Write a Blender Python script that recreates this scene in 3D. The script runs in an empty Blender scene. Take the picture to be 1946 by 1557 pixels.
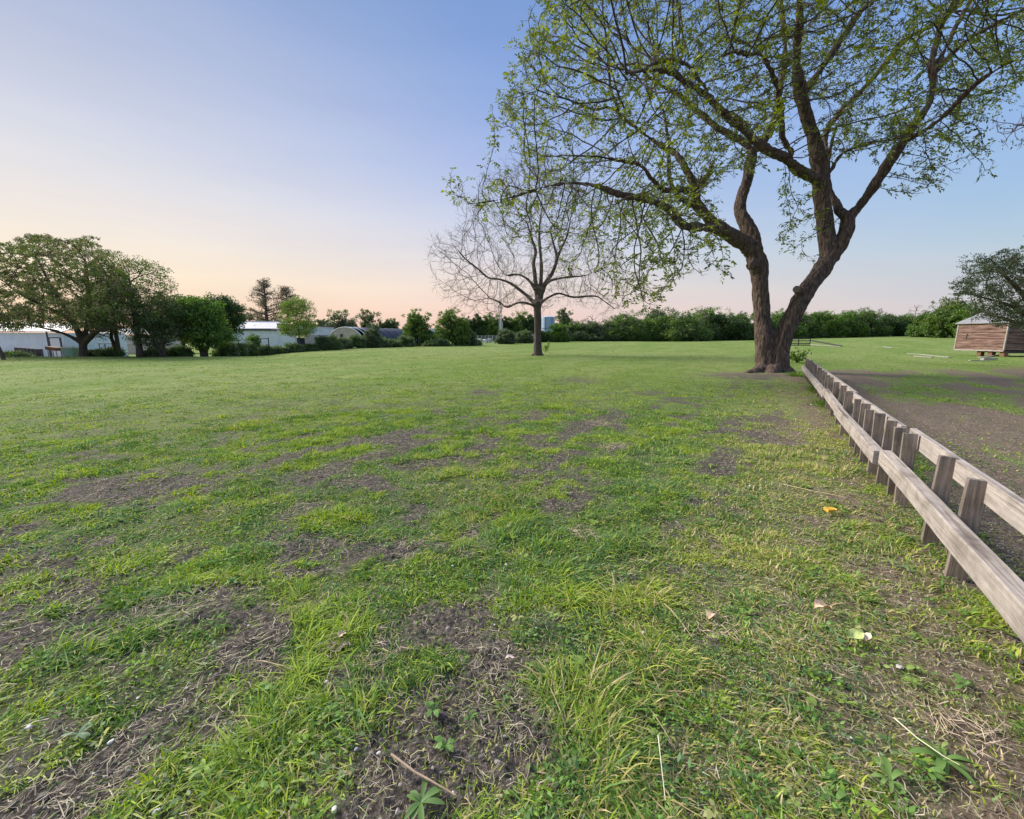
import bpy, math, random
import numpy as np
from mathutils import Vector, Matrix
R = math.radians
rng = np.random.RandomState(7)
random.seed(7)
sc = bpy.context.scene
C = sc.collection
PI = math.pi

# ------------------------------------------------------------------ camera geometry
F, CX, CY = 811.0, 973.0, 778.5
CH = 1.5
PITCH = math.atan((CY - 638.0) / F)
cp, sp = math.cos(PITCH), math.sin(PITCH)

def ray(px, py):
    a = (px - CX) / F
    b = -(py - CY) / F
    return np.array([a, cp + b * sp, -sp + b * cp])

def W(px, py, Y):                       # world point seen at (px, py), Y metres ahead
    d = ray(px, py)
    return d * (Y / d[1]) + np.array([0, 0, CH])

def zc(p):
    return p[1] * cp - (p[2] - CH) * sp

def mpp(p):                             # metres per photo pixel at a point
    return zc(p) / F

def proj(x, y, z=0.0):
    z0 = np.maximum(y * cp - (z - CH) * sp, 1e-3)
    return CX + F * x / z0, CY - F * (y * sp + (z - CH) * cp) / z0

# ------------------------------------------------------------------ noise
def _h(ix, iy, iz=0):
    n = (ix * 374761393 + iy * 668265263 + iz * 2147483647 + 1274126177) & 0xffffffff
    n = ((n ^ (n >> 13)) * 1274126177) & 0xffffffff
    n = ((n ^ (n >> 16)) * 2246822519) & 0xffffffff
    return ((n ^ (n >> 15)) & 0xffffff) / float(0xffffff)

def vn(x, y, seed=0):
    x = np.asarray(x, float); y = np.asarray(y, float)
    ix = np.floor(x).astype(np.int64); iy = np.floor(y).astype(np.int64)
    fx = x - ix; fy = y - iy
    fx = fx * fx * (3 - 2 * fx); fy = fy * fy * (3 - 2 * fy)
    a = _h(ix, iy, seed); b = _h(ix + 1, iy, seed); c = _h(ix, iy + 1, seed); d = _h(ix + 1, iy + 1, seed)
    return (a * (1 - fx) + b * fx) * (1 - fy) + (c * (1 - fx) + d * fx) * fy

def fbm(x, y, oct=4, seed=0):
    s = 0; a = 0.5; t = 0
    for k in range(oct):
        s = s + a * vn(x * 2 ** k + 13.7 * k, y * 2 ** k - 7.1 * k, seed + k); t += a; a *= 0.5
    return s / t

def vn3(p, seed=0):
    i = np.floor(p).astype(np.int64); f = p - i; f = f * f * (3 - 2 * f)
    out = 0
    for dx in (0, 1):
        for dy in (0, 1):
            for dz in (0, 1):
                w = (f[:, 0] if dx else 1 - f[:, 0]) * (f[:, 1] if dy else 1 - f[:, 1]) * (f[:, 2] if dz else 1 - f[:, 2])
                out = out + w * _h(i[:, 0] + dx, i[:, 1] + dy, i[:, 2] + dz + seed * 101)
    return out

def sstep(a, b, x):
    t = np.clip((x - a) / (b - a), 0, 1)
    return t * t * (3 - 2 * t)

# ------------------------------------------------------------------ terrain
FD = np.array([0.515, 0.857])           # direction of the fence and of the old rows
F0 = np.array([2.785, 2.47])

def H(x, y):
    x = np.asarray(x, float); y = np.asarray(y, float)
    h = 0.10 * (fbm(x / 5.0, y / 5.0, 3, 3) - 0.5) * sstep(1.0, 4, y)
    dip = sstep(30, 44, y) * sstep(-0.30, -0.75, x / np.maximum(y, 1))
    h = h - 0.85 * dip
    rise = sstep(50, 170, y) * sstep(0.35, 0.95, x / np.maximum(y, 1))
    h = h + 1.45 * rise
    # mound of soil by the shed
    return h

def Hs(x, y):
    return float(H(np.array([x]), np.array([y]))[0])

def B(px, Y, py=None):                  # a point on the ground at photo column px, Y ahead
    z = 0.0
    for _ in range(6):
        z0 = Y * cp - (z - CH) * sp
        x = (px - CX) / F * z0
        z = Hs(x, Y)
    return np.array([x, Y, z])

def G(px, py):                          # ground point seen at a photo pixel
    d = ray(px, py); o = np.array([0, 0, CH])
    z = 0.0
    for _ in range(12):
        t = (CH - z) / max(-d[2], 1e-4)
        p = o + d * t
        z = 0.5 * z + 0.5 * Hs(p[0], p[1])
    return np.array([p[0], p[1], Hs(p[0], p[1])])

PATCH = [(215, 928, 150, 26, 1.1), (330, 912, 60, 18, .9), (50, 1062, 110, 30, 1.0), (180, 1022, 70, 18, .9), (440, 930, 90, 10, .7),
         (560, 905, 110, 14, .8), (700, 1035, 75, 26, 1.1), (790, 985, 50, 25, 1.0), (330, 1178, 95, 26, .95), (190, 1205, 56, 30, .8),
         (235, 1300, 55, 55, .9), (40, 1450, 80, 60, 1.0), (120, 1380, 60, 40, .8), (645, 1295, 45, 40, .9), (705, 1355, 42, 44, .8), (705, 1440, 34, 26, .6),
         (560, 1085, 70, 15, .9), (1350, 1205, 60, 26, .9), (1105, 915, 42, 28, .9), (920, 745, 34, 6, .9), (1145, 800, 60, 14, .9), (1010, 782, 70, 8, .9),
         (835, 780, 28, 8, .9), (1095, 722, 45, 6, .8), (1230, 745, 50, 5, .8), (1400, 875, 30, 28, .8), (1100, 1360, 38, 40, .7), (980, 1430, 40, 30, .7), (1060, 1480, 50, 30, .6),
         (620, 955, 60, 16, .7), (770, 855, 60, 8, .8), (930, 800, 40, 6, .7), (1270, 1080, 40, 14, .6), (1460, 715, 110, 8, 1.1), (1400, 712, 80, 6, .8), (1440, 800, 50, 12, .5),
         (1640, 905, 70, 22, .8), (1690, 960, 40, 30, .9), (1760, 1050, 40, 60, .8), (1900, 1250, 70, 90, .7), (1760, 1340, 90, 50, .6), (80, 560, 1, 1, 0), (240, 1540, 70, 20, .9),
         (600, 1500, 60, 30, .6), (850, 1240, 40, 16, .6), (460, 1120, 50, 14, .7), (250, 1110, 50, 12, .6), (0, 930, 40, 16, .6), (1000, 870, 60, 10, .5), (1180, 860, 40, 12, .6)]

def rows(x, y):
    u = x * FD[0] + y * FD[1]; v = x * FD[1] - y * FD[0]
    return u, v

def bare(x, y):                          # 0 grass ... 1 bare soil, fixed to the ground
    u, v = rows(x, y)
    r = np.hypot(x, y)
    n = fbm(u / 1.5, v / 0.42, 4, 11) * 0.55 + fbm(x / 0.35, y / 0.35, 3, 21) * 0.45
    zone = (1 - sstep(5, 14, r)) * 0.75 + (sstep(-7, 0, v) * (1 - sstep(11, 19, y))) * 0.55
    m = sstep(0.52, 0.66, n + 0.10 * np.clip(zone, 0, 1) - 0.06)
    m = m * np.clip(zone + 0.15, 0, 1)
    px, py = proj(x, np.maximum(y, 0.3))
    wob = (fbm(x / 0.20, y / 0.20, 4, 31) - 0.5) * 2.2 + (vn(x / 0.05, y / 0.05, 37) - 0.5) * 0.8
    for (cx, cy, rx, ry, s) in PATCH:
        if cy > 1150: rx, ry = rx * .80, ry * .74
        d = np.sqrt(((px - cx) / rx) ** 2 + ((py - cy) / ry) ** 2)
        m = np.maximum(m, s * (0.95 if cy < 1150 else 0.80) * sstep(1.25 if cy < 1150 else 1.08, 0.35, d + wob))
    # right of the fence: the dirt track
    s_ = (x - F0[0]) * FD[1] - (y - F0[1]) * FD[0]
    tn = fbm(u / 2.2, v / 0.7, 4, 41)
    tr = sstep(0.0, 0.5, s_) * (1 - sstep(15.5, 19.0, y - 0.12 * x + 3 * (fbm(x / 3, y / 3, 3, 5) - 0.5))) * sstep(0.68, 0.50, tn)
    m = np.maximum(m, tr)
    nf = np.exp(-((s_ + 0.28) / 0.38) ** 2) * (y < 17) * sstep(0.3, 0.6, fbm(u / 0.8, v / 0.4, 3, 51)) * 0.9
    m = np.maximum(m, nf)
    return np.clip(m, 0, 1)

# ------------------------------------------------------------------ mesh helpers
def srgb(r, g, b):
    f = lambda c: (c / 255 / 12.92) if c / 255 <= 0.04045 else ((c / 255 + 0.055) / 1.055) ** 2.4
    return (f(r), f(g), f(b))

def mesh_arr(name, V, faces, mat=None, parent=None, col=None, smooth=False):
    """faces: (n,3) or (n,4) int array or list of such arrays"""
    if not isinstance(faces, (list, tuple)): faces = [faces]
    faces = [np.asarray(f, np.int32) for f in faces if len(f)]
    V = np.asarray(V, np.float32)
    me = bpy.data.meshes.new(name)
    me.vertices.add(len(V)); me.vertices.foreach_set('co', V.ravel())
    li = np.concatenate([f.ravel() for f in faces])
    tot = np.concatenate([np.full(len(f), f.shape[1], np.int32) for f in faces])
    st = np.concatenate([[0], np.cumsum(tot)[:-1]]).astype(np.int32)
    me.loops.add(len(li)); me.loops.foreach_set('vertex_index', li)
    me.polygons.add(len(tot)); me.polygons.foreach_set('loop_start', st)
    me.polygons.foreach_set('use_smooth', np.full(len(tot), bool(smooth)))
    me.update(calc_edges=True)
    if col is not None:
        a = me.attributes.new('col', 'FLOAT_COLOR', 'POINT')
        c = np.ones((len(V), 4), np.float32); c[:, :3] = col
        a.data.foreach_set('color', c.ravel())
    if mat: me.materials.append(mat)
    o = bpy.data.objects.new(name, me); C.objects.link(o)
    if parent: o.parent = parent
    return o

class MB:
    def __init__(s): s.v = []; s.f3 = []; s.f4 = []; s.n = 0; s.c = []
    def add(s, V, f4=None, f3=None, col=None):
        V = np.asarray(V, float)
        s.v.append(V)
        if f4 is not None and len(f4): s.f4.append(np.asarray(f4) + s.n)
        if f3 is not None and len(f3): s.f3.append(np.asarray(f3) + s.n)
        s.c.append(np.tile(np.asarray(col if col is not None else (1, 1, 1), float), (len(V), 1)) if (col is None or np.ndim(col) == 1) else col)
        s.n += len(V)
    def box(s, c, size, rot=0.0, tilt=None, jit=0.0, bev=0.0):
        hx, hy, hz = [a / 2 for a in size]
        V = np.array([(x, y, z) for x in (-hx, hx) for y in (-hy, hy) for z in (-hz, hz)])
        M = np.array(Matrix.Rotation(rot, 3, 'Z'))
        if tilt is not None: M = M @ np.array(Matrix.Rotation(tilt[0], 3, 'X')) @ np.array(Matrix.Rotation(tilt[1], 3, 'Y'))
        if jit: V = V + rng.uniform(-jit, jit, V.shape)
        V = V @ M.T + np.asarray(c)
        s.add(V, [(0, 1, 3, 2), (4, 6, 7, 5), (0, 4, 5, 1), (2, 3, 7, 6), (0, 2, 6, 4), (1, 5, 7, 3)])
    def beam(s, a, b, w, h, up=(0, 0, 1), nseg=1, wob=0.0):
        """a plank from a to b: w across, h along up"""
        a = np.asarray(a, float); b = np.asarray(b, float); up = np.asarray(up, float)
        d = b - a; L = np.linalg.norm(d); d = d / L
        sd = np.cross(d, up); sd /= np.linalg.norm(sd); u = np.cross(sd, d)
        rows_ = []
        for k in range(nseg + 1):
            t = k / nseg
            c = a + d * L * t + (rng.uniform(-wob, wob) * sd + rng.uniform(-wob, wob) * u if 0 < k < nseg else 0)
            ww = w / 2 * (1 + rng.uniform(-wob, wob) * 4); hh = h / 2 * (1 + rng.uniform(-wob, wob) * 3)
            e = min(w, h) * 0.06
            for (i, j) in ((-ww + e, -hh), (ww - e, -hh), (ww, -hh + e), (ww, hh - e), (ww - e, hh), (-ww + e, hh), (-ww, hh - e), (-ww, -hh + e)):
                rows_.append(c + sd * i + u * j)
        V = np.array(rows_); f = []
        for k in range(nseg):
            for q in range(8):
                f.append((k * 8 + q, k * 8 + (q + 1) % 8, (k + 1) * 8 + (q + 1) % 8, (k + 1) * 8 + q))
        n0 = nseg * 8
        caps = [(7, 6, 5, 4), (7, 4, 3, 0), (0, 3, 2, 1), (n0 + 4, n0 + 5, n0 + 6, n0 + 7), (n0 + 3, n0 + 4, n0 + 7, n0), (n0 + 1, n0 + 2, n0 + 3, n0)]
        s.add(V, f + caps)
    def tube(s, P, r, n=6, cap=True, col=None):
        P = np.asarray(P, float); m = len(P); r = np.broadcast_to(np.asarray(r, float), (m,))
        T = np.gradient(P, axis=0); T /= np.linalg.norm(T, axis=1)[:, None] + 1e-9
        ref = np.array([0, 0, 1.0]) if abs(T[0, 2]) < 0.9 else np.array([1.0, 0, 0])
        u = np.cross(T[0], ref); u /= np.linalg.norm(u)
        ang = np.arange(n) * 2 * PI / n; ca, sa = np.cos(ang)[:, None], np.sin(ang)[:, None]
        V = np.empty((m, n, 3))
        for k in range(m):
            u = u - T[k] * np.dot(u, T[k]); u /= np.linalg.norm(u) + 1e-9
            w = np.cross(T[k], u)
            V[k] = P[k] + r[k] * (ca * u + sa * w)
        idx = np.arange(m * n).reshape(m, n)
        a = idx[:-1]; b = np.roll(idx[:-1], -1, 1); c = np.roll(idx[1:], -1, 1); d = idx[1:]
        f4 = np.stack([a, b, c, d], -1).reshape(-1, 4)
        V = V.reshape(-1, 3); f3 = None
        if cap:
            V = np.vstack([V, P[0], P[-1]]); i0, i1 = m * n, m * n + 1
            q = np.arange(n)
            f3 = np.vstack([np.stack([np.full(n, i0), (q + 1) % n, q], -1), np.stack([np.full(n, i1), (m - 1) * n + q, (m - 1) * n + (q + 1) % n], -1)])
        s.add(V, f4, f3, col)
    def poly(s, V, faces):
        f4 = [f for f in faces if len(f) == 4]; f3 = [f for f in faces if len(f) == 3]
        s.add(V, f4, f3)
    def build(s, name, mat, parent=None, smooth=False, usecol=False):
        V = np.vstack(s.v)
        fs = []
        if s.f4: fs.append(np.vstack(s.f4))
        if s.f3: fs.append(np.vstack(s.f3))
        return mesh_arr(name, V, fs, mat, parent, np.vstack(s.c) if usecol else None, smooth)

def tag(o, label=None, cat=None, group=None, kind=None):
    if label: o['label'] = label
    if cat: o['category'] = cat
    if group: o['group'] = group
    if kind: o['kind'] = kind
    return o

def thing(name, label, cat, loc, group=None, rz=0):
    o = bpy.data.objects.new(name, None); C.objects.link(o)
    o.location = loc; o.rotation_euler = (0, 0, rz); o.empty_display_size = 0.3
    return tag(o, label, cat, group)

def copy_thing(o, loc, rz, label=None, scale=None):
    r = o.copy(); C.objects.link(r); r.location = loc; r.rotation_euler = (0, 0, rz)
    if label: r['label'] = label
    if scale: r.scale = scale
    for ch in o.children:
        c = ch.copy(); C.objects.link(c); c.parent = r
        for g in ch.children:
            d = g.copy(); C.objects.link(d); d.parent = c
    return r

# ------------------------------------------------------------------ materials
def newmat(name):
    m = bpy.data.materials.new(name); m.use_nodes = True
    nt = m.node_tree; nt.nodes.clear()
    out = nt.nodes.new('ShaderNodeOutputMaterial')
    return m, nt, out

def N(nt, t, **kw):
    n = nt.nodes.new(t)
    for k, v in kw.items():
        if k in n.inputs: n.inputs[k].default_value = v
        else: setattr(n, k, v)
    return n

def ramp(nt, stops, fac):
    r = nt.nodes.new('ShaderNodeValToRGB'); e = r.color_ramp.elements
    while len(e) < len(stops): e.new(0.5)
    for k, (p, c) in enumerate(stops):
        e[k].position = p; e[k].color = (*c, 1)
    nt.links.new(fac, r.inputs[0]); return r

def coord(nt, scale=(1, 1, 1), rot=(0, 0, 0)):
    tc = nt.nodes.new('ShaderNodeTexCoord'); mp = nt.nodes.new('ShaderNodeMapping')
    mp.inputs['Scale'].default_value = scale; mp.inputs['Rotation'].default_value = rot
    nt.links.new(tc.outputs['Object'], mp.inputs[0]); return mp.outputs[0]

def noisemat(name, c1, c2, scale=5, rough=0.8, bump=0.2, stretch=(1, 1, 1), c3=None, detail=8, bd=0.02, metallic=0, fine=None):
    m, nt, out = newmat(name); L = nt.links.new
    p = nt.nodes.new('ShaderNodeBsdfPrincipled'); p.inputs['Roughness'].default_value = rough; p.inputs['Metallic'].default_value = metallic
    v = coord(nt, stretch)
    nz = N(nt, 'ShaderNodeTexNoise', Scale=scale, Detail=detail, Roughness=0.62); L(v, nz.inputs['Vector'])
    st = [(0.32, c1), (0.68, c2)] if c3 is None else [(0.3, c1), (0.5, c2), (0.7, c3)]
    r = ramp(nt, st, nz.outputs[0])
    L(r.outputs[0], p.inputs['Base Color'])
    b = N(nt, 'ShaderNodeBump', Strength=bump, Distance=bd)
    if fine:
        n2 = N(nt, 'ShaderNodeTexNoise', Scale=fine, Detail=4); L(v, n2.inputs['Vector']); L(n2.outputs[0], b.inputs['Height'])
    else: L(nz.outputs[0], b.inputs['Height'])
    L(b.outputs[0], p.inputs['Normal']); L(p.outputs[0], out.inputs[0])
    return m

def leafmat(name, trans=0.35, gloss=0.04, rough=0.45):
    m, nt, out = newmat(name); L = nt.links.new
    at = N(nt, 'ShaderNodeAttribute', attribute_name='col')
    d = nt.nodes.new('ShaderNodeBsdfDiffuse'); t = nt.nodes.new('ShaderNodeBsdfTranslucent'); g = N(nt, 'ShaderNodeBsdfGlossy', Roughness=rough)
    g.inputs['Color'].default_value = (0.8, 0.85, 0.9, 1)
    L(at.outputs['Color'], d.inputs[0])
    hs = N(nt, 'ShaderNodeHueSaturation', Saturation=1.15, Value=1.25); L(at.outputs['Color'], hs.inputs['Color']); L(hs.outputs[0], t.inputs[0])
    m1 = N(nt, 'ShaderNodeMixShader', Fac=trans); L(d.outputs[0], m1.inputs[1]); L(t.outputs[0], m1.inputs[2])
    m2 = N(nt, 'ShaderNodeMixShader', Fac=gloss); L(m1.outputs[0], m2.inputs[1]); L(g.outputs[0], m2.inputs[2])
    L(m2.outputs[0], out.inputs[0])
    return m

M_leaf = leafmat('leaf', 0.42, 0.04)
M_grass = leafmat('grass_blade', 0.32, 0.02, 0.5)
M_litter = leafmat('dry_litter', 0.1, 0.01)
M_bark = noisemat('bark_dark', (0.022, 0.015, 0.012), (0.105, 0.074, 0.058), 5.5, 0.95, 1.0, (2.6, 2.6, 0.6), (0.23, 0.17, 0.135), bd=0.14)
M_bark2 = noisemat('bark_grey', (0.035, 0.025, 0.022), (0.13, 0.10, 0.088), 9, 0.9, 0.8, (2.2, 2.2, 0.5), bd=0.03)
M_twig = noisemat('twig_bark', (0.022, 0.015, 0.014), (0.060, 0.044, 0.038), 6, 0.9, 0.3)
M_twigp = noisemat('twig_pale', (0.13, 0.10, 0.095), (0.24, 0.19, 0.18), 6, 0.9, 0.3)
def woodmat(name, ang, stretch, c, grain=1.0):
    m, nt, out = newmat(name); L = nt.links.new
    p = nt.nodes.new('ShaderNodeBsdfPrincipled'); p.inputs['Roughness'].default_value = .88; p.inputs['Specular IOR Level'].default_value = .2
    v = coord(nt, (1, 1, 1), (0, 0, ang)); mp = nt.nodes.new('ShaderNodeMapping'); mp.inputs['Scale'].default_value = stretch; L(v, mp.inputs[0])
    g = N(nt, 'ShaderNodeTexNoise', Scale=42, Detail=10, Roughness=.7, Distortion=.6); L(mp.outputs[0], g.inputs['Vector'])
    big = N(nt, 'ShaderNodeTexNoise', Scale=5, Detail=8, Roughness=.65); L(v, big.inputs['Vector'])
    r1 = ramp(nt, [(.3, c[0]), (.5, c[1]), (.7, c[2])], g.outputs[0]); r2 = ramp(nt, [(.3, (.62, .60, .58)), (.5, (.95, .95, .95)), (.68, (1.15, 1.13, 1.12))], big.outputs[0])
    mu = N(nt, 'ShaderNodeMix', data_type='RGBA', blend_type='MULTIPLY'); mu.inputs['Factor'].default_value = 1; L(r1.outputs[0], mu.inputs[6]); L(r2.outputs[0], mu.inputs[7])
    vo = N(nt, 'ShaderNodeTexNoise', Scale=16, Detail=2); L(mp.outputs[0], vo.inputs['Vector']); cr = ramp(nt, [(.66, (1, 1, 1)), (.72, (.45, .42, .4))], vo.outputs[0])
    m2 = N(nt, 'ShaderNodeMix', data_type='RGBA', blend_type='MULTIPLY'); m2.inputs['Factor'].default_value = .8; L(mu.outputs[2], m2.inputs[6]); L(cr.outputs[0], m2.inputs[7])
    L(m2.outputs[2], p.inputs['Base Color'])
    b = N(nt, 'ShaderNodeBump', Strength=.7, Distance=.006); L(g.outputs[0], b.inputs['Height']); L(b.outputs[0], p.inputs['Normal']); L(p.outputs[0], out.inputs[0]); return m
FA = math.atan2(0.857, 0.515)
M_wood = woodmat('weathered_rail', -FA, (.05, 1, 1), [(.19, .168, .155), (.34, .308, .285), (.48, .445, .42)])
M_wpost = woodmat('weathered_post', -FA, (1, 1, .06), [(.10, .085, .074), (.20, .17, .15), (.31, .272, .245)])
M_plank = noisemat('grey_board', (0.22, 0.20, 0.19), (0.45, 0.43, 0.40), 4, 0.8, 0.3)
M_dark = noisemat('dark_iron', (0.015, 0.013, 0.014), (0.05, 0.04, 0.04), 6, 0.6, 0.2)
M_white = noisemat('white_paint', (0.62, 0.66, 0.70), (0.74, 0.78, 0.82), 1.2, 0.5, 0.05)
M_galv = noisemat('galvanised', (0.40, 0.45, 0.50), (0.56, 0.61, 0.68), 3, 0.45, 0.05, metallic=0.2)

# ------------------------------------------------------------------ world and light
def ramp_world():
    w = bpy.data.worlds.new('World'); sc.world = w; w.use_nodes = True
    nt = w.node_tree; nt.nodes.clear(); L = nt.links.new
    out = nt.nodes.new('ShaderNodeOutputWorld'); bg = nt.nodes.new('ShaderNodeBackground')
    tc = nt.nodes.new('ShaderNodeTexCoord')
    nrm = N(nt, 'ShaderNodeVectorMath', operation='NORMALIZE'); L(tc.outputs['Generated'], nrm.inputs[0])
    sx = nt.nodes.new('ShaderNodeSeparateXYZ'); L(nrm.outputs[0], sx.inputs[0])
    flat = nt.nodes.new('ShaderNodeCombineXYZ'); L(sx.outputs[0], flat.inputs[0]); L(sx.outputs[1], flat.inputs[1])
    fn = N(nt, 'ShaderNodeVectorMath', operation='NORMALIZE'); L(flat.outputs[0], fn.inputs[0])
    dt = N(nt, 'ShaderNodeVectorMath', operation='DOT_PRODUCT'); L(fn.outputs[0], dt.inputs[0])
    az = R(-68); dt.inputs[1].default_value = (math.sin(az), math.cos(az), 0)
    Z1 = (.80, .86, 1.0)
    left = ramp(nt, [(0, srgb(250, 208, 178)), (.05, srgb(252, 222, 192)), (.11, srgb(254, 237, 210)), (.16, srgb(247, 235, 220)), (.24, srgb(232, 228, 228)), (.31, srgb(215, 218, 229)), (.42, srgb(188, 196, 219)), (.52, srgb(166, 182, 215)), (.62, srgb(144, 165, 211)), (1, Z1)], sx.outputs[2])
    mid = ramp(nt, [(0, srgb(243, 203, 192)), (.05, srgb(242, 212, 201)), (.10, srgb(238, 220, 212)), (.17, srgb(222, 219, 227)), (.25, srgb(197, 207, 233)), (.34, srgb(171, 189, 231)), (.43, srgb(149, 174, 224)), (.50, srgb(136, 165, 218)), (.58, srgb(124, 157, 211)), (1, Z1)], sx.outputs[2])
    right = ramp(nt, [(0, srgb(214, 204, 207)), (.05, srgb(209, 206, 210)), (.10, srgb(198, 207, 216)), (.15, srgb(181, 204, 222)), (.21, srgb(166, 196, 227)), (.30, srgb(152, 186, 230)), (.38, srgb(140, 177, 229)), (.48, srgb(124, 163, 224)), (.60, srgb(112, 150, 215)), (1, Z1)], sx.outputs[2])
    m1 = N(nt, 'ShaderNodeMapRange'); m1.inputs[1].default_value = -0.45; m1.inputs[2].default_value = 0.42; L(dt.outputs['Value'], m1.inputs[0])
    m2 = N(nt, 'ShaderNodeMapRange'); m2.inputs[1].default_value = 0.42; m2.inputs[2].default_value = 0.98; L(dt.outputs['Value'], m2.inputs[0])
    x1 = N(nt, 'ShaderNodeMix', data_type='RGBA'); L(m1.outputs[0], x1.inputs['Factor']); L(right.outputs[0], x1.inputs[6]); L(mid.outputs[0], x1.inputs[7])
    x2 = N(nt, 'ShaderNodeMix', data_type='RGBA'); L(m2.outputs[0], x2.inputs['Factor']); L(x1.outputs[2], x2.inputs[6]); L(left.outputs[0], x2.inputs[7])
    # a trace of the physical sky under the gradient, low sun on the left
    sky = nt.nodes.new('ShaderNodeTexSky'); sky.sky_type = 'NISHITA'; sky.sun_disc = False
    sky.sun_elevation = R(4); sky.sun_rotation = R(-68)
    sk = N(nt, 'ShaderNodeVectorMath', operation='SCALE'); L(sky.outputs[0], sk.inputs[0]); sk.inputs['Scale'].default_value = 0.05
    x3 = N(nt, 'ShaderNodeMix', data_type='RGBA'); x3.inputs['Factor'].default_value = 0.04; L(x2.outputs[2], x3.inputs[6]); L(sk.outputs[0], x3.inputs[7])
    hz = N(nt, 'ShaderNodeMapping'); hz.inputs['Scale'].default_value = (1.2, 1.2, 7); L(nrm.outputs[0], hz.inputs[0])
    hn = N(nt, 'ShaderNodeTexNoise', Scale=1.6, Detail=5, Roughness=.6); L(hz.outputs[0], hn.inputs['Vector'])
    hr = ramp(nt, [(.35, (.965, .97, .985)), (.65, (1.03, 1.022, 1.01))], hn.outputs[0])
    x4 = N(nt, 'ShaderNodeMix', data_type='RGBA', blend_type='MULTIPLY'); x4.inputs['Factor'].default_value = 1; L(x3.outputs[2], x4.inputs[6]); L(hr.outputs[0], x4.inputs[7]); x3 = x4
    L(x3.outputs[2], bg.inputs[0]); bg.inputs[1].default_value = 0.785
    L(bg.outputs[0], out.inputs[0])
ramp_world()
sl = bpy.data.lights.new('sun', 'SUN'); so = bpy.data.objects.new('sun', sl); C.objects.link(so)
sl.energy = 5.0; sl.angle = R(24); sl.color = (1.0, 0.90, 0.78)
az, el = R(-66), R(36)
sd = Vector((math.sin(az) * math.cos(el), math.cos(az) * math.cos(el), math.sin(el)))
so.rotation_euler = sd.to_track_quat('Z', 'Y').to_euler(); so.location = (-20, 20, 40)

cam = bpy.data.cameras.new('camera'); co = bpy.data.objects.new('camera', cam); C.objects.link(co)
co.location = (0, 0, CH); co.rotation_euler = (R(90) - PITCH, 0, 0)
cam.sensor_width = 36; cam.lens = 36 * F / 1946; cam.clip_start = 0.05; cam.clip_end = 2000
sc.camera = co
sc.view_settings.view_transform = 'Standard'; sc.view_settings.look = 'None'
sc.view_settings.exposure = 0.44; sc.view_settings.gamma = 1
sc.cycles.max_bounces = 6; sc.cycles.diffuse_bounces = 3; sc.cycles.transmission_bounces = 4; sc.cycles.glossy_bounces = 2

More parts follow.
